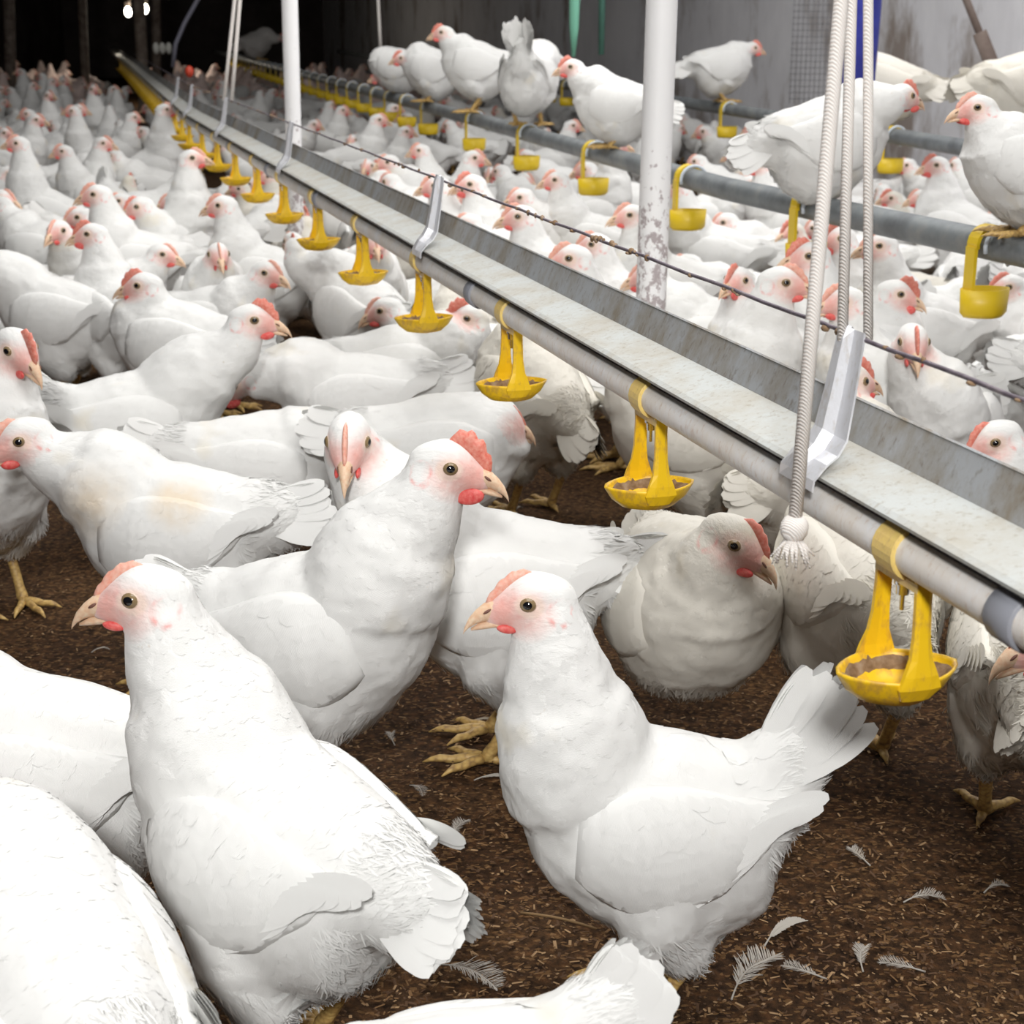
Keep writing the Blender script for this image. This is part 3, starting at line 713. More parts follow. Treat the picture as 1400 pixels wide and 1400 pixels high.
def arm_mesh(s_):
    g = G(); rs = []
    for z_, hw, x_, tk in ((-.010, .0060, .0255, .0022), (-.030, .0056, .0262, .0024), (-.052, .0060, .0275, .0026), (-.066, .0078, .0290, .0026), (-.077, .0120, .0302, .0026), (-.086, .0150, .0300, .0024), (-.096, .010, .0245, .002)):
        rs.append([Vector((s_*(x_+dx), dy, z_)) for dx, dy in ((-tk, -hw), (tk*.4, -hw), (tk, -hw*.5), (tk, hw*.5), (tk*.4, hw), (-tk, hw), (-tk*.6, 0))])
    g.rings(rs); return mesh_from('arm', g.V, g.F, [M['yellow']], smooth=False)
me_arm = [arm_mesh(-1), arm_mesh(1)]
g = G(); rs = []
for x_ in (-.013, -.0125, .0125, .013):
    rr = PR+(.0030 if abs(x_) < .0129 else .0012); rs.append([Vector((x_, rr*math.cos(2*PI*k/22), rr*math.sin(2*PI*k/22))) for k in range(22)])
g.rings(rs); g.box((0, 0, -.0185), (.054, .012, .006)); me_clip = mesh_from('clip', g.V, g.F, [M['yellow_clip']], smooth=False)
g = G(); g.tube([(0, 0, -.014), (0, 0, -.024), (0, 0, -.0245), (0, 0, -.031), (0, 0, -.0315), (0, 0, -.042)], [.006, .006, .0045, .0042, .0016, .0016], 12); me_nip = mesh_from('nipple', g.V, g.F, [M['steel']])
g = G(); rr_ = random.Random(3)
Vc = []; 
for ring_i, sc_ in enumerate((.86, .70, .52)):
    pass
rs = []
for sc_, z_ in ((.925, CZ-.0015), (.86, CZ-.002), (.78, CZ-.0065), (.70, CZ-.0125)):
    rs.append([v+Vector((0, 0, .0014*math.sin(i*2.3+sc_*40))) for i, v in enumerate(cup_ring(sc_, z_))])
g.rings(rs, 0, False); me_crust = mesh_from('feed_crust', g.V, g.F, [M['crust']])
cups = []
for k in range(42):
    Y = .979-.44+.44*k if k < 16 else .979-.44+.44*16+.34*(k-16)
    p, t, n = along(lineX, Y)
    root = empty('drinker_cup', (p.x, p.y, PIPE_Z)); root.rotation_euler.z = math.atan2(t.y, t.x)
    link('pan', me_pan, root); link('arm', me_arm[0], root); link('arm', me_arm[1], root); link('clip', me_clip, root); link('nipple', me_nip, root)
    if k < 8: link('feed_crust', me_crust, root)
    if k == 0: lab = 'yellow drinker cup on the white pipe at the near end, beyond the picture edge'
    elif k == 1: lab = 'largest yellow drinker cup, nearest on the white pipe, crusted inside'
    else: lab = f'yellow drinker cup hanging under the white pipe, {ORD[k-1]} from the near end'
    tag(root, lab, 'drinker cup', 'yellow drinker cups under the white pipe'); cups.append(root)
bpy.data.objects.remove(cups[0].children[0]) if False else None
for ch in list(cups[0].children): bpy.data.objects.remove(ch)
bpy.data.objects.remove(cups[0])

# --- ropes
def rope(name, pts, r, label, knot=None, group='ropes holding the rail', mat='rope'):
    g = G(); P = []
    for a_, b_ in zip(pts, pts[1:]):
        for i in range(14): P.append(Vector(a_).lerp(Vector(b_), i/14))
    P.append(Vector(pts[-1])); g.tube(P, r, 10); o = g.build(name, M[mat]); tag(o, label, 'rope', group)
    if knot:
        k = G(); kp = Vector(knot); k.sphere(kp, (.0095, .0085, .010), None, 0, 12, 8)
        rk = random.Random(2)
        for i in range(26):
            a_ = rk.random()*2*PI; k.tube([kp+Vector((0, 0, -.004)), kp+Vector((.008*math.cos(a_), .008*math.sin(a_), -.012)), kp+Vector((rk.uniform(.006, .015)*math.cos(a_), rk.uniform(.006, .015)*math.sin(a_), -.018-rk.random()*.008))], [.0016, .0012, .0006], 5)
        k.build('frayed_knot', M[mat], o)
    return o
def up(p, q, z):          # extend the line p->q to height z
    p, q = Vector(p), Vector(q); t = (z-p.z)/(q.z-p.z); return p+(q-p)*t
Y0 = hY[0]
a1 = at_y(1086, 722, Y0-.10); b1 = at_y(1150, 0, Y0-.10); rope('rope', [a1, up(a1, b1, 2.75)], .0046, 'loose white rope hanging in front of the rail with a frayed knotted end', a1)
hp0, _, hn0 = along(lineX, Y0, .0145)
a2 = Vector((hp0.x-.006, hp0.y, .590)); b2 = at_y(1164, 0, a2.y); rope('rope', [a2, up(a2, b2, 2.75)], .0038, 'white rope tied to the top of the nearest hanger, left of the pair')
a3 = Vector((hp0.x+.012, hp0.y, .590)); b3 = at_y(1187, 0, a3.y); rope('rope', [a3, up(a3, b3, 2.75)], .0034, 'white rope tied to the top of the nearest hanger, right of the pair')
hp3, _, _ = along(lineX, hY[3], .0145)
for dx, uu, w_ in ((-.008, 321, 'left'), (.014, 328, 'right')):
    a_ = Vector((hp3.x+dx, hp3.y, .590)); b_ = at_y(uu, 0, a_.y); rope('rope', [a_, up(a_, b_, 2.75)], .0055, f'cream rope rising from the fourth hanger, {w_} one of the pair')
# second rope pair, slim cords far away
gp = at_y(521, 80, 8.5)
rope('cord', [gp, up(gp, at_y(517, 0, 8.5), 2.75)], .008, 'thin pale cord hanging above the far perching pipe', None, 'far cords')
# poles
def pole(u0, u1, v1, Y, r, label, z1=2.8, mat='pole'):
    t_ = at_y(u0, 0, Y); bt = at_y(u1, v1, Y); lo_ = up(bt, t_, -.01); hi_ = up(bt, t_, z1)
    g = G(); g.tube([lo_.lerp(hi_, i/20) for i in range(21)], r, 24); o = g.build('support_pole', M[mat]); o.data.transform(Matrix.Identity(4)); tag(o, label, 'pole', 'support poles'); return o
pole(905, 890, 410, 2.78, .0265, 'thick white painted support pole with dirt specks behind the rail')
pole(396, 401, 180, 4.6, .0225, 'grey-white support pole behind the rail in the left half')
M['brownpole'] = stained('brown_weathered_pole', (.10, .07, .05), (.20, .16, .13), (.28, .24, .2), 12, .8)
for u0, u1, v1, Y, r, lab in ((190, 195, 100, 13, .045, 'brown weathered post right of the far lamps'), (213, 214, 90, 15, .04, 'slim grey post at the far end beside the hanging lamp'), (112, 116, 90, 16, .04, 'dim grey post at the dark far end, left of the lamps'), (12, 14, 90, 15, .05, 'dim brown post at the dark far left end')):
    pole(u0, u1, v1, Y, r, lab, 2.8, 'brownpole')

# wall things
strap_m = simple('green_strap', (.16, .42, .30), .7); Ys = 5.6
g = G(); s0 = at_y(790, -200, Ys); s1 = at_y(784, 78, Ys); g.tube([s1, s1.lerp(s0, .15), s0], [.006, .016, .024], 8); tag(g.build('hanging_strap', strap_m), 'pale green strap hanging in front of the wall behind the perching hens', 'strap')
g = G(); s0 = at_y(826, -200, 6.6); s1 = at_y(822, 75, 6.6); g.tube([s1, s0], [.012, .018], 8); tag(g.build('hanging_strap', simple('dark_green_strap', (.07, .18, .14), .8)), 'dark green cord hanging near the grey wall right of the pale green strap', 'strap')
g = G(); bc = at_y(1173, 60, 4.7); g.tube([Vector((bc.x, 4.7, .40)), Vector((bc.x+.01, 4.7, .9)), Vector((bc.x+.04, 4.7, 2.8))], [.048, .050, .05], 14)
tag(g.build('blue_drape', stained('blue_tarpaulin', (.015, .02, .22), (.03, .04, .36), (.06, .08, .45), 8, .6)), 'dark blue tarpaulin roll hanging by the wall behind the white ropes', 'tarpaulin')
g = G(); q0 = at_y(1318, -8, 5.9); q1 = at_y(1368, 118, 5.7); g.tube([q1, q0.lerp(q1, .45)], .034, 4); g.tube([q0.lerp(q1, .6), up(q1, q0, 1.4)], .018, 4)
tag(g.build('wooden_brace', stained('dark_brace_wood', (.10, .07, .06), (.17, .13, .11), (.22, .18, .16), 9, .8)), 'dark brown slanting brace leaning on the pale wall at the right', 'brace')
# wire mesh guard at the wall
g = G(); c0 = at_y(1086, 5, 6.9)
for i in range(15): g.box((c0.x+.02*i, 6.9, c0.z-.19), (.0022, .0022, .42))
for i in range(17): g.box((c0.x+.14, 6.9, c0.z+.02-.025*i), (.29, .0022, .0022))
tag(g.build('mesh_panel', simple('mesh_wire', (.16, .16, .18), .6, .3)), 'square wire mesh guard on the grey wall left of the white ropes', 'mesh panel')
# hose curling down at the far end
g = G(); hz = [at_y(u, v, 9.0) for u, v in ((290, -30), (270, 0), (252, 32), (240, 60), (236, 92))]; g.tube(hz, .012, 8); tag(g.build('hose', simple('grey_hose', (.15, .15, .19), .6)), 'thin grey hose curving down to the far end of the rail', 'hose')
# pendant lamps at the far end
for u, v, nm in ((175, 16, 'left'), (198, 12, 'right')):
    c = at_y(u, v, 17.0); root = empty('pendant_lamp', c); root2 = root
    g = G(); g.sphere((0, 0, 0), (.035, .035, .05)); mb = newmat('lamp_glow_'+nm); mb[2].inputs['Emission Color'].default_value = (1, .93, .78, 1); mb[2].inputs['Emission Strength'].default_value = 22
    g.build('bulb', mb[0], root); g = G(); g.tube([(0, 0, .06), (0, 0, .12), (0, 0, .13), (0, 0, 1.8)], [.03, .028, .008, .008], 10); g.build('lamp_cord', M['brownpole'], root)
    pl = bpy.data.lights.new('bulb_light', 'POINT'); pl.energy = 9; pl.color = (1, .9, .75); pl.shadow_soft_size = .06; po = bpy.data.objects.new('bulb_light', pl); COL.objects.link(po); po.location = (c.x, c.y-.02, c.z-.16)
    tag(root, f'bright bare bulb hanging at the dark far end, {nm} one of two', 'lamp', 'bulbs at the far end')
c = at_y(222, 66, 13.0); g = G()
for i in range(3): g.sphere((c.x-.05+.05*i, 13, c.z), (.025, .025, .045))
tag(g.build('white_fitting', simple('white_fitting_plastic', (.8, .8, .74), .5)), 'small cluster of white fittings above the far end of the drinker line', 'fitting')
g = G(); c = at_y(259, 98, 8.0); g.sphere((c.x, 8, c.z), (.022, .022, .028)); tag(g.build('valve_knob', simple('red_plastic', (.7, .08, .04), .4)), 'small red and orange valve knob at the far part of the rail', 'valve')

# --- perching/feed pipes with yellow hooks
def feedline(fx, Y0, Y1, lab):
    o = sweep('feed_pipe', fx, circ(.475, .0235, 18), Y0, Y1, M['grey_pipe'], 70, smooth=True, pw=1.3); tag(o, lab, 'feed pipe', 'grey feed pipes beyond the rail'); return o
f2 = feedline(line2X, .6, 21, 'grey feed pipe with perching hens, running behind the white pole')
f3 = feedline(line3X, 1.6, 21, 'grey feed pipe nearest the pale wall, partly hidden by hens')
YM = simple('yellow_hook_plastic', (.80, .56, .02), .4)
g = G(); pts = [Vector((0, .027*math.cos(a_), .027*math.sin(a_))) for a_ in np.linspace(-.5, PI+.2, 14)]
rs = []
for q in pts:
    d = Vector((0, q.y, q.z)).normalized(); rs.append([q+Vector((-.013, 0, 0))-d*.002, q+Vector((.013, 0, 0))-d*.002, q+Vector((.013, 0, 0))+d*.004, q+Vector((-.013, 0, 0))+d*.004])
g.rings(rs); me_hook = mesh_from('hook', g.V, g.F, [YM], smooth=False)
g = G(); g.box((0, -.030, -.045), (.024, .006, .085)); me_drop = mesh_from('drop_arm', g.V, g.F, [YM], smooth=False)
g = G(); g.rings([cup_ring(.8, -.112), cup_ring(.95, -.105), cup_ring(1, -.068), cup_ring(.92, -.068), cup_ring(.8, -.095), cup_ring(.3, -.100)]); me_pan2 = mesh_from('pan', g.V, g.F, [YM])
g = G(); g.tube([(.034, .030*math.cos(a_), .030*math.sin(a_)) for a_ in np.linspace(-1.2, PI+.3, 14)], .0035, 7); me_ring = mesh_from('white_loop', g.V, g.F, [simple('loop_plastic', (.6, .66, .72), .4)])
def hooks(fx, us, name, extra_far, lab):
    Ys = [solveY(fx, .475, u) for u in us]; d = .5; y = Ys[-1]
    for _ in range(extra_far): y += d; d = .42; Ys.append(y)
    for i, Y in enumerate(Ys):
        p, t, n = along(fx, Y); root = empty('feeder_hook', (p.x, p.y, .475)); root.rotation_euler.z = math.atan2(t.y, t.x)-PI
        link('hook', me_hook, root); link('drop_arm', me_drop, root); link('pan', me_pan2, root); link('white_loop', me_ring, root)
        tag(root, f'yellow hook with small pan on {lab}, {ORD[i]} from the right', 'feeder hook', 'yellow feeder hooks')
hooks(line2X, (1352, 1105, 942, 812, 720, 648, 585), 'b', 26, 'the middle grey pipe')
hooks(line3X, (1220, 1095, 995, 905), 'c', 24, 'the grey pipe by the wall')

# --- lights
ld = bpy.data.lights.new('camera_flash', 'AREA'); ld.shape = 'DISK'; ld.size = .34; ld.energy = 72; ld.color = (1, .99, .97)  # camera flash, set back and up behind the camera for gentler falloff
lo = bpy.data.objects.new('camera_flash', ld); COL.objects.link(lo); lo.location = (-.06, -1.3, 1.86); lo.rotation_euler = (R(70), 0, 0)
for i, (x, y, e) in enumerate(((.4, 1.2, 58), (-.2, 3.8, 58), (-.9, 7.0, 34), (-3.0, 11.5, 6), (1.3, 4.6, 55))):  # unseen fill lights added overhead to lift the ambient and the right wall
    ld = bpy.data.lights.new('fill_light', 'AREA'); ld.shape = 'RECTANGLE'; ld.size = 2.2; ld.size_y = 1.6; ld.energy = e; ld.color = (1, .985, .96)
    lo = bpy.data.objects.new('fill_light', ld); COL.objects.link(lo); lo.location = (x, y, 2.7)
w = bpy.data.worlds.new('room_air'); SC.world = w; w.use_nodes = True
w.node_tree.nodes['Background'].inputs[0].default_value = (.6, .6, .65, 1); w.node_tree.nodes['Background'].inputs[1].default_value = .05

# ------------------------------------------------------------------ posed hens, near ones
QH = 1.0
hero('white hen standing at the front centre, facing left under the nearest cup, pale flat comb', 893, 1115, 178, 716, 820, .0, zb=.198, sc=.90, hyaw=186, pitch=3, tail=58, tail_len=1.25, comb=.12, wattle=.15, pale=True, seed=1)
hero('large white hen at the front left, facing left with ruffled tail towards the viewer', 382, 1150, 140, 185, 813, .06, zb=.20, sc=.98, hyaw=178, pitch=8, tail=0, comb=.12, wattle=.12, pale=True, seed=2, fluff=1.3, tail_len=.85)
hero('upright white hen in the centre facing right, with full pink comb and red wattle', 438, 860, -18, 624, 637, -.03, zb=.215, hyaw=-10, hpitch=-4, pitch=14, tail=25, comb=.75, wattle=.9, seed=3)
hero('white hen in the centre staring at the viewer, its body stretched behind the upright hen', 672, 800, 178, 475, 608, -.02, zb=.20, hyaw=-92, hpitch=-26, pitch=2, tail=4, comb=.05, pale=True, seed=4)
hero('white hen at the left with yellow shoulder stain, head near the left picture edge', 240, 722, 170, 22, 602, .0, zb=.20, hyaw=204, hpitch=-14, pitch=4, tail=12, comb=.2, pale=True, tone='_stain', seed=5)
hero('hunched white hen facing left, head drawn in, behind the staring hen', 485, 548, 180, 320, 527, -.01, zb=.19, hyaw=188, hpitch=-28, pitch=0, tail=10, comb=.2, wattle=.7, seed=6)
hero('white hen with raised neck facing right, its tail at the left above the stained hen', 185, 578, 16, 352, 437, .02, zb=.19, hyaw=0, pitch=4, tail=35, comb=.6, seed=7)
hero('white hen showing only its rump and tail, left of the staring hen', 405, 655, 8, 500, 640, .02, zb=.16, at=(-.38, 2.32), hyaw=0, pitch=0, tail=12, legs=None, seed=8)
hero('white hen reaching right, its head under the third drinker cup', 585, 625, 4, 690, 574, .0, zb=.20, at=(-.10, 2.28), hyaw=-6, hpitch=-12, pitch=3, tail=10, comb=.0, wattle=.6, seed=9)
hero('white hen pecking at the fourth drinker cup, head turned back to the left', 555, 505, 2, 634, 435, .02, zb=.20, hyaw=192, hpitch=4, pitch=6, tail=10, comb=.8, tone='', seed=10)
hero('white hen with cup shadow on its back, reaching up to the sixth cup', 492, 425, 128, 402, 340, .08, zb=.21, hyaw=110, pitch=12, tail=12, seed=11)
hero('upright white hen left of centre facing left, with pink comb, above the raised-tail hen', 240, 468, 168, 190, 390, .0, zb=.21, hyaw=180, pitch=10, tail=10, comb=.5, seed=12)
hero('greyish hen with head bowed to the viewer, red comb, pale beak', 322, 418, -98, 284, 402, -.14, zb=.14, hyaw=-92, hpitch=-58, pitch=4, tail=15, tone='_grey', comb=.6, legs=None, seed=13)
hero('big white hen cut by the left edge, facing out of the picture, without visible head', 75, 430, 172, -75, 340, .0, zb=.20, hyaw=180, pitch=8, tail=8, seed=14)
hero('white hen at the left edge looking down right, pink comb, above the stained hen', -25, 640, -50, 30, 480, -.05, zb=.21, hyaw=-40, hpitch=-22, pitch=12, tail=10, comb=.6, seed=15)
hero('white hen at the left edge, body passing behind the large front left hen', 50, 1050, 172, -170, 900, .0, zb=.19, hyaw=180, pitch=4, tail=5, tail_len=.7, seed=16)
hero('white hen cut by the bottom left corner, its rounded back nearest the viewer', 55, 1345, 128, -160, 1120, .1, zb=.19, sc=1.02, hyaw=150, pitch=12, tail=-12, tail_len=.8, seed=17)
hero('white hen at the bottom edge of which only back and upturned tail show', 615, 1530, 192, 450, 1640, -.05, zb=.155, sc=.85, hyaw=210, hpitch=-50, pitch=-8, tail=40, tail_len=.85, seed=18)
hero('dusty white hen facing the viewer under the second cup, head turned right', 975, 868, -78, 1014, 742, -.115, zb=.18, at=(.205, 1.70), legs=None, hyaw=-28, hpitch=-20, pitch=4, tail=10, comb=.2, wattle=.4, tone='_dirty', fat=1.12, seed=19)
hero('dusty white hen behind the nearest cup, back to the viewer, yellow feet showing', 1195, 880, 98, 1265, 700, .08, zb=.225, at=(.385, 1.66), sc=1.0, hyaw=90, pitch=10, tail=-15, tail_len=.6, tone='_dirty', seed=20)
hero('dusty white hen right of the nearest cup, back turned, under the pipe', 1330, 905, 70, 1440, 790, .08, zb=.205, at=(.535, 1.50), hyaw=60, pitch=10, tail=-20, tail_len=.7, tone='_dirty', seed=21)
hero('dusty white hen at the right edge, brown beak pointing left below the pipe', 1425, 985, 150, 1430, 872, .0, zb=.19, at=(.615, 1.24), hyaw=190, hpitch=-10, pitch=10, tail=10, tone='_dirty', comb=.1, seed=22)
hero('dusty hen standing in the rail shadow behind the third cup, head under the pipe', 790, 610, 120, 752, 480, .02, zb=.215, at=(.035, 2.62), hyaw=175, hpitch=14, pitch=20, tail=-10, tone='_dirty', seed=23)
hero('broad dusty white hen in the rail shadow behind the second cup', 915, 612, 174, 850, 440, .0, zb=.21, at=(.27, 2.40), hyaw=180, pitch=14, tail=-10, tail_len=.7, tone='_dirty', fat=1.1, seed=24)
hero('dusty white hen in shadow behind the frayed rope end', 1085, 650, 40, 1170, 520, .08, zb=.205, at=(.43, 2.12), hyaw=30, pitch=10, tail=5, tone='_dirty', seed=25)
# beyond the rail
hero('white hen looking straight at the viewer over the wire, right of the nearest hanger', 1290, 560, -115, 1250, 470, -.09, at=(.70, 2.50), zb=.18, hyaw=-92, hpitch=-18, pitch=4, tail=10, comb=.4, seed=26)
hero('white hen beyond the rail at the right edge, broad back only', 1420, 500, 5, 1560, 420, .0, at=(1.04, 2.78), zb=.21, hyaw=0, pitch=4, tail=10, seed=27)
hero('white hen low behind the rail at the right edge, head half hidden', 1410, 640, 168, 1352, 603, .0, zb=.135, legs=None, at=(.72, 2.12), hyaw=186, hpitch=-20, pitch=4, tail=10, comb=.2, seed=28)
hero('white hen with red wattle facing right beyond the rail, behind the white ropes', 1175, 480, 20, 1232, 402, .0, zb=.21, hyaw=-12, hpitch=-8, pitch=12, tail=15, comb=.7, wattle=1.0, seed=29)
hero('white hen with deep pink face and comb facing left just behind the rail', 1085, 505, 165, 1040, 455, .0, zb=.20, hyaw=186, pitch=6, tail=10, comb=.9, wattle=.9, seed=30)
hero('white hen beside the yellow hook at the right edge, facing left', 1430, 455, 175, 1374, 392, .0, zb=.20, hyaw=180, pitch=6, tail=10, comb=.3, seed=31)

def perched(label, fx, u, hu, hv, yaw, hyaw, dy=0, zb=.125, sc=1.0, **kw):
    Y = solveY(fx, .475, u); root = empty('hen', (fx(Y), Y, .4985), R(yaw)); root.scale = (sc,)*3; h = at_y(hu, hv, Y+dy)
    l = Matrix.Rotation(-R(yaw), 3, 'Z') @ (h-Vector((fx(Y), Y, .4985)))/sc; kw.setdefault('legs', (0, 0))
    make_hen(root, zb=zb, head=tuple(l), hyaw=hyaw-yaw, **kw); tag(root, label, 'hen', 'hens perching on the grey pipes'); print('PERCH', label[:30], '%.2f' % Y, tuple(round(v, 3) for v in l)); return root
perched('white hen perching on the grey pipe behind the ropes, neck stretched to the right', line2X, 1125, 1238, 132, 14, 30, .0, zb=.11, sc=.92, pitch=10, tail=-12, legs=None, q=.8, feathers=.6, seed=40)
perched('white hen perching at the right edge above the yellow hook, facing left', line2X, 1392, 1330, 148, 176, 184, .0, zb=.135, sc=.78, pitch=12, tail=0, q=.8, feathers=.6, comb=.3, pale=True, seed=41)
perched('small white hen perching alone by the grey wall, right of the white pole', line3X, 985, 1031, 66, 8, 12, .0, zb=.14, pitch=8, tail=-10, q=.7, feathers=.3, seed=42)
perched('tall white hen perching upright, facing left, above the middle of the rail', line2X, 650, 603, 45, 172, 180, .0, zb=.165, pitch=14, tail=10, q=.7, feathers=.3, seed=43)
perched('white hen perching with back turned and tail raised like a fan', line2X, 722, 775, 90, 78, 60, .25, zb=.15, pitch=-4, tail=62, tail_len=1.35, splay=.28, q=.7, feathers=.4, fluff=1.5, seed=44)
perched('white hen perching second from the left of the row, facing left', line2X, 590, 548, 80, 168, 180, .0, zb=.13, pitch=16, tail=-8, q=.7, feathers=.3, seed=45)
perched('white hen at the left end of the perching row, head low', line2X, 542, 517, 106, 170, 185, .0, zb=.12, pitch=6, tail=-5, legs=None, q=.7, feathers=.3, seed=46)
perched('white hen perching beside the white pole, facing left', line2X, 838, 778, 92, 172, 186, .0, zb=.13, sc=.84, pitch=12, tail=-8, q=.7, feathers=.3, seed=47)
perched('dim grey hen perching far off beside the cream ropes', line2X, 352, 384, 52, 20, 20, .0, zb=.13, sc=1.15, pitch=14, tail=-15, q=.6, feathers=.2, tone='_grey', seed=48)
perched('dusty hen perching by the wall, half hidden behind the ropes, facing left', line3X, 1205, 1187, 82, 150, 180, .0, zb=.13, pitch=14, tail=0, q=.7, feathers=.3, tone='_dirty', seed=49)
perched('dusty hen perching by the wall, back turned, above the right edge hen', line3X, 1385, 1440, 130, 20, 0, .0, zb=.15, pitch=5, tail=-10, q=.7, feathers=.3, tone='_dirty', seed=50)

# ------------------------------------------------------------------ the flock behind: prototypes, copied with all their parts
PROTO = {}
def proto(key, head, hyaw, **kw):
    root = empty('hen'); kw.setdefault('q', .75); kw.setdefault('feathers', .22)
    make_hen(root, head=head, hyaw=hyaw, seed=100+len(PROTO), **kw); PROTO[key] = (root, Vector(head), hyaw, [False])
proto('up', (.10, 0, .385), 0, zb=.21, pitch=12, tail=12, comb=.3, wattle=.4, pale=True)
proto('upL', (.085, .02, .385), 55, zb=.21, pitch=12, tail=8, comb=.5, wattle=.8)
proto('mid', (.14, 0, .32), 0, zb=.20, pitch=6, tail=18, comb=.15, pale=True, hpitch=-6)
proto('midR', (.12, -.03, .32), -62, zb=.20, pitch=6, tail=10, comb=.25, hpitch=-10)
proto('low', (.15, 0, .235), 0, zb=.135, pitch=2, tail=14, comb=.15, pale=True, hpitch=-12, legs=None)
proto('back', (.07, .02, .30), 150, zb=.19, pitch=8, tail=12, comb=.4)
proto('tall', (.075, 0, .455), 0, zb=.225, pitch=20, tail=0, comb=.25, pale=True, hpitch=8)
proto('peck', (.20, 0, .10), 0, zb=.19, pitch=-12, tail=30, comb=.5, hpitch=-60)
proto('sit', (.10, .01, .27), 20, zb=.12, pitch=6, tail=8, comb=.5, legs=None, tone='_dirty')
# one-mesh versions for hens only a few pixels high
FAR = {}
def far_of(key):
    if key not in FAR:
        root, h, hy, _ = PROTO[key]; FAR[key] = join_meshes('far_'+key, [c.data for c in root.children if c.name.split('.')[0] != 'plumage'])
    return FAR[key]
def put(key, x, y, yaw, sc, label, group, cat='hen'):
    root, h, hy, used = PROTO[key]
    if y > 6.2:
        r_ = bpy.data.objects.new('hen', far_of(key)); COL.objects.link(r_)
    elif not used[0]:
        r_ = root; used[0] = True
    else:
        r_ = root.copy(); COL.objects.link(r_)
        for ch in root.children:
            c_ = ch.copy(); COL.objects.link(c_); c_.parent = r_
    r_.location = (x, y, 0); r_.rotation_euler = (0, 0, R(yaw)); r_.scale = (sc,)*3
    tag(r_, label, cat, group); BODIES.append((x, y)); return r_
KH = {k: v[1].z for k, v in PROTO.items()}
rf = random.Random(21)
def face_word(d):
    d = (d+180) % 360-180
    if -30 <= d <= 40: return 'facing right'
    if d >= 140 or d <= -150: return 'facing left'
    if -150 < d < -120: return 'facing left and forward'
    if -60 < d < -30: return 'facing right and forward'
    if d < 0: return 'facing the viewer'
    return 'facing away'
POSE = {'up': 'upright white hen', 'upL': 'upright white hen', 'mid': 'white hen', 'midR': 'white hen with turned head', 'low': 'crouching white hen', 'back': 'white hen looking over its back', 'tall': 'tall white hen', 'peck': 'white hen bending down', 'sit': 'dusty shade-toned crouching hen'}
def flock(entries, group, where):
    """entries: head pixel u, v, world direction of the head, prototype"""
    out = []
    for u, v, d, key in entries:
        root, h, hy, used = PROTO[key]; sc = rf.uniform(.93, 1.05)
        hw = at_z(u, v, h.z*sc); yaw = d-hy; off = Matrix.Rotation(R(yaw), 3, 'Z') @ (h*sc)
        out.append([hw.x-off.x, hw.y-off.y, yaw, sc, key, u, v, d])
    for i, e in enumerate(sorted(out, key=lambda e: e[5])):
        lab = f'{POSE[e[4]]} {face_word(e[7])}, {ORD[i]} from left {where}'
        put(e[4], e[0], e[1], e[2], e[3], lab, group)
flock([(120, 320, 186, 'upL'), (128, 266, 188, 'up'), (76, 316, -110, 'mid'), (300, 281, 178, 'up'), (231, 277, 186, 'mid'), (186, 283, 194, 'midR'), (8, 272, -15, 'mid'), (104, 297, 200, 'mid')],
      'hens left of the rail', 'level with the eighth cup')
flock([(266, 216, 0, 'tall'), (22, 196, 192, 'tall'), (84, 207, 196, 'up'), (144, 196, -5, 'up'), (153, 214, 176, 'mid'), (3, 182, 184, 'mid'), (15, 238, 4, 'mid'), (193, 180, 190, 'mid'), (43, 232, 200, 'low')],
      'hens left of the rail', 'level with the tenth cup')
flock([(98, 152, 188, 'tall'), (110, 150, 4, 'up'), (52, 164, 0, 'up'), (228, 150, 20, 'tall'), (93, 120, 0, 'mid'), (126, 118, 184, 'up'), (12, 124, 184, 'up'), (36, 156, 190, 'up'), (72, 172, 170, 'mid'), (160, 128, 90, 'up'), (150, 150, 100, 'up'), (200, 148, 180, 'mid')],
      'hens left of the rail', 'level with the dim far cups')
flock([(920, 256, 182, 'up'), (846, 200, -4, 'tall'), (797, 232, 184, 'mid'), (757, 246, 182, 'up'), (716, 214, 186, 'mid'), (724, 232, -160, 'low'), (651, 216, -6, 'up'), (572, 206, 184, 'up'), (557, 180, 0, 'up'), (520, 164, 0, 'up'), (470, 151, 0, 'up'), (541, 148, 4, 'up'), (480, 192, -100, 'mid'), (527, 222, 200, 'mid')],
      'hens between rail and middle pipe', 'just before the middle pipe')
flock([(640, 252, 190, 'upL'), (592, 254, 186, 'up'), (706, 296, 184, 'up'), (636, 306, 176, 'mid'), (775, 353, 184, 'up'), (808, 334, 176, 'up'), (858, 294, 186, 'up'), (708, 270, 190, 'mid'), (1005, 384, -130, 'upL'), (1076, 386, -10, 'up'), (1100, 350, 186, 'upL'), (1142, 326, 196, 'upL'), (1147, 412, 190, 'up'), (1197, 336, 184, 'up')],
      'hens between rail and middle pipe', 'right behind the gutter rail')
flock([(1025, 180, 184, 'up'), (1276, 226, 186, 'upL'), (1236, 226, 188, 'mid'), (1254, 270, 186, 'mid'), (1000, 212, 184, 'mid'), (1036, 226, 186, 'up'), (960, 180, 176, 'mid'), (930, 160, 186, 'mid')],
      'hens between the grey pipes', 'between the grey pipes')
nh = len([o for o in bpy.data.objects if o.get('category') == 'hen'])
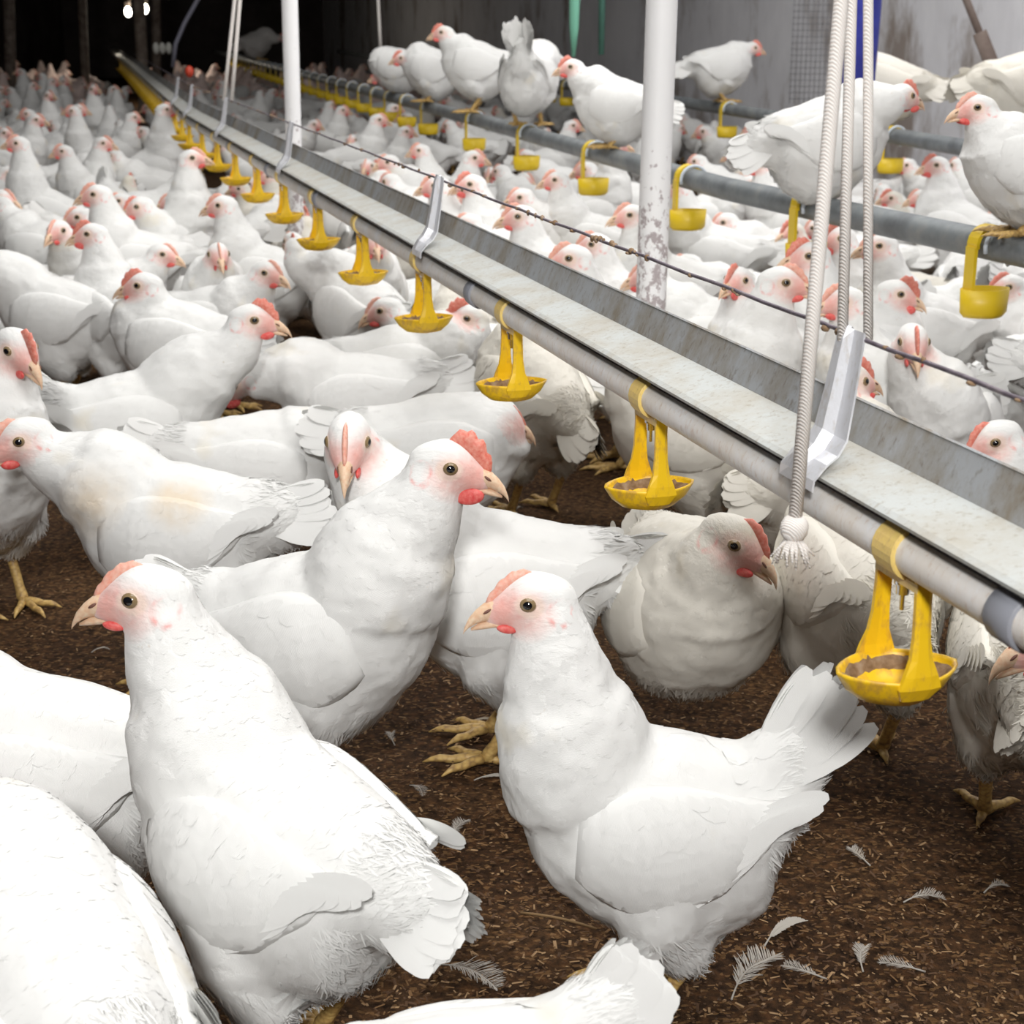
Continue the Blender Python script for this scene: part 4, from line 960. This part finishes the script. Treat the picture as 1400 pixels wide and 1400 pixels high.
def fill(n, Yr, xr, minD, keys, lab, group, tries=9000, ok=lambda x, y: True, face=None):
    k = 0
    for _ in range(tries):
        if k >= n: break
        y = Yr[0]+(Yr[1]-Yr[0])*rf.random(); a_, b_ = xr(y)
        if b_ <= a_: continue
        x = rf.uniform(a_, b_)
        if not ok(x, y): continue
        if any((x-p)**2+(y-q)**2 < minD**2 for p, q in BODIES): continue
        if abs(x-lineX(y)) < .03: continue
        put(rf.choice(keys), x, y, rf.choice((0, 180, 180, 20, 160, -20, 200, 90, -90, 45, 135))+rf.uniform(-25, 25), rf.uniform(.9, 1.04), lab, group); k += 1
    print('FILL', lab[:50], k)
fru = lambda u: (lambda y: at_y(u, 700, y).x*(y*cP-.3*(-sP))/y if False else (u-700)/FPX*(y*cP+.55*sP))
L0, R0 = fru(-40), fru(1440)
G1 = 'crowd of hens left of the rail'; G2 = 'crowd of hens beyond the rail'
fill(34, (3.3, 6.2), lambda y: (L0(y), lineX(y)-.16), .235, ('low', 'mid', 'sit', 'low', 'peck'), 'white hen packed among others left of the rail, its back showing', G1)
fill(46, (6.2, 13), lambda y: (L0(y), lineX(y)-.16), .25, ('mid', 'low', 'up', 'tall', 'mid'), 'small white hen in the dim far crowd left of the rail', 'far crowd left of the rail')
fill(62, (2.9, 6.2), lambda y: (lineX(y)+.14, min(R0(y), line2X(y)-.10)), .225, ('low', 'mid', 'sit', 'low', 'sit'), 'white hen packed in the crowd between the gutter rail and the middle grey pipe', G2)
fill(30, (2.7, 6.5), lambda y: (line2X(y)+.10, min(R0(y), line3X(y)-.06)), .225, ('low', 'mid', 'sit', 'low'), 'white hen packed in the crowd between the two grey pipes', 'crowd between the grey pipes')
fill(60, (6.2, 12.5), lambda y: (lineX(y)+.15, min(R0(y), wallX(y)-.2)), .26, ('mid', 'low', 'up', 'sit'), 'small white hen in the far crowd beyond the rail', 'far crowd beyond the rail')
fill(10, (4.5, 6.5), lambda y: (line3X(y)+.10, min(R0(y), wallX(y)-.15)), .26, ('low', 'mid', 'sit'), 'white hen on the litter between the wall and its grey pipe', 'hens by the wall')
# farthest birds, too small and too many to tell apart
mes = [far_of(k) for k in ('mid', 'low', 'up')]; bits = []
for _ in range(120):
    y = rf.uniform(12.8, 19); x = rf.uniform(max(-6.5, L0(y)), wallX(y)-.3)
    if abs(x-lineX(y)) < .2: continue
    me_ = rf.choice(mes).copy(); me_.transform(Matrix.Translation((x, y, 0)) @ Matrix.Rotation(rf.uniform(0, 6.28), 4, 'Z')); bits.append(me_)
def light_join(name, mes):
    bm_ = []; 
    out = join_fast(name, mes); return out
fo = link('distant_flock', light_join('distant_flock', bits)); tag(fo, 'indistinct pale mass of hens at the dark far end of the house', 'hens', None, 'stuff')
for k, (root, h, hy, used) in PROTO.items():
    if not used[0]:
        for c_ in list(root.children): bpy.data.objects.remove(c_)
        bpy.data.objects.remove(root)
print('HENS', len([o for o in bpy.data.objects if o.get('category') == 'hen']))

# ------------------------------------------------------------------ things on the litter
rl = np.random.default_rng(3)
n = 15000; uu = rl.random(n)*1500-50; vv = 640+rl.random(n)**.8*860
P = []
for u, v in zip(uu, vv):
    p = at_z(u, v, 0)
    if p.y < 3.2: P.append((p.x, p.y))
P = np.array(P); n = len(P); L_ = .0012+.0035*rl.random(n)**2; W_ = .0006+.0009*rl.random(n); A_ = rl.random(n)*2*PI; T_ = (rl.random(n)-.5)*.9
d = np.stack([np.cos(A_)*np.cos(T_), np.sin(A_)*np.cos(T_), np.sin(T_)], 1)*L_[:, None]; s_ = np.stack([-np.sin(A_), np.cos(A_), 0*A_], 1)*W_[:, None]; h_ = np.array([0, 0, .0006])
c_ = np.stack([P[:, 0], P[:, 1], .003+.003*rl.random(n)], 1)
V = np.stack([c_-d-s_, c_+d-s_, c_+d+s_, c_-d+s_, c_-d*.8+h_*1, c_+d*.8+h_*1], 1).reshape(-1, 3)
F = []; MI = []
for i in range(n):
    k = i*6; F += [(k, k+1, k+5, k+4), (k+3, k+4, k+5, k+2), (k, k+3, k+2, k+1)]; m_ = int(rl.choice([0, 0, 0, 1, 1, 2])); MI += [m_]*3
me = mesh_from('wood_shavings', V, F, [simple('shaving_brown', (.085, .042, .018), .9), simple('shaving_tan', (.17, .09, .035), .9), simple('shaving_pale', (.32, .20, .10), .9)], MI, smooth=False)
tag(link('wood_shavings', me), 'brown and tan wood shavings scattered over the litter floor', 'wood shavings', None, 'stuff')
# loose feathers
FM = plume_mat('loose_feather_white', (.42, .39, .35))
def loose(u, v, ang, L, label, fluffy=False, sd=0):
    rr = np.random.default_rng(sd); p = at_z(u, v, .004); P_, D_, N_, Ls, Ws = [], [], [], [], []
    dv = Vector((math.cos(R(ang)), math.sin(R(ang)), .03)).normalized(); sv = Vector((-dv.y, dv.x, 0)); g = G()
    curve = [p + dv*(L*t) + sv*(L*.10*math.sin(PI*t)) + Vector((0, 0, .004*math.sin(PI*t)+.001)) for t in np.linspace(0, 1, 9)]
    g.tube(curve, [.0009*(1-.8*i/8) for i in range(9)], 5); sh = mesh_from('shaft', g.V, g.F, [FM])
    nb = 60 if not fluffy else 46
    for i in range(nb):
        t = .22+.76*i/nb
        for s2 in (-1, 1):
            q = p + dv*(L*t) + sv*(L*.10*math.sin(PI*t)) + Vector((0, 0, .004*math.sin(PI*t)+.001)); w_ = math.sin(PI*min(1, (t-.15)/.88))**.7
            dd_ = (dv*(.75 if not fluffy else .35+.5*rr.random()) + sv*s2*.6 + Vector((0, 0, .08+(.35*rr.random() if fluffy else 0)))).normalized()
            P_.append(q); D_.append(dd_); N_.append(Vector((0, 0, 1))); Ls.append(L*(.17 if not fluffy else .28)*w_*(.8+.3*rr.random())); Ws.append(L*(.012 if not fluffy else .006))
    fm = feather_mesh('barbs', P_, D_, N_, Ls, Ws, .02, FM, curl=.1, na=3); o = link('feather', join_fast('feather', [sh, fm])); tag(o, label, 'feather', 'loose feathers on the litter')
for i, a_ in enumerate([
    (1045, 1295, 42, .075, 'clean white feather lying on the litter right of the front hen', False), (1000, 1368, 52, .10, 'long tan-quilled feather near the front hen yellow foot', True),
    (1130, 1340, 150, .05, 'wispy grey feather at the bottom right of the litter', True), (1180, 1330, 75, .05, 'small curved feather right of the wispy grey one', True),
    (1265, 1330, 160, .05, 'white feather tuft in the bottom right corner area', True), (1345, 1222, 20, .035, 'pale small feather near the right edge of the litter', True),
    (1190, 1185, 110, .045, 'fluffy grey feather below the nearest drinker cup', True), (1235, 1235, 5, .05, 'brownish feather lying flat below the nearest drinker cup', True),
    (620, 1150, 70, .05, 'curly grey feather between the two front hens', True), (648, 1068, 0, .05, 'flat white feather left of the front hen breast', False),
    (540, 1020, 100, .04, 'fluffy grey feather beside the yellow foot in the centre', True), (560, 1075, 300, .04, 'pale fluffy feather below the yellow foot in the centre', True),
    (640, 990, 5, .04, 'white curved feather right of the yellow foot in the centre', False), (590, 1320, 325, .09, 'large grey ragged feather under the tail of the large left hen', True),
    (235, 1215, 100, .05, 'torn feather beside the large left hen breast', True), (125, 893, 20, .03, 'thin curved white feather on the litter at the left', False),
    (1160, 965, 175, .06, 'pale feather lying by the dusty hen foot', True), (705, 700, 60, .03, 'small curl of feather in the shade below the third cup', False)]):
    loose(*a_[:3], a_[3]*.8, a_[4], a_[5], i)
for u, v, ang, L, lab in ((712, 1248, -22, .075, 'thin brown straw on the litter left of the front hen'), (840, 838, -5, .05, 'tan straw lying behind the front hen tail')):
    p = at_z(u, v, .005); g = G(); dv = Vector((math.cos(R(ang)), math.sin(R(ang)), 0)); g.tube([p+dv*(L*t)+Vector((0, 0, .003*math.sin(PI*t))) for t in np.linspace(0, 1, 6)], .0013, 6)
    tag(g.build('straw', simple('straw_brown', (.20, .12, .05), .8)), lab, 'straw', 'straws')
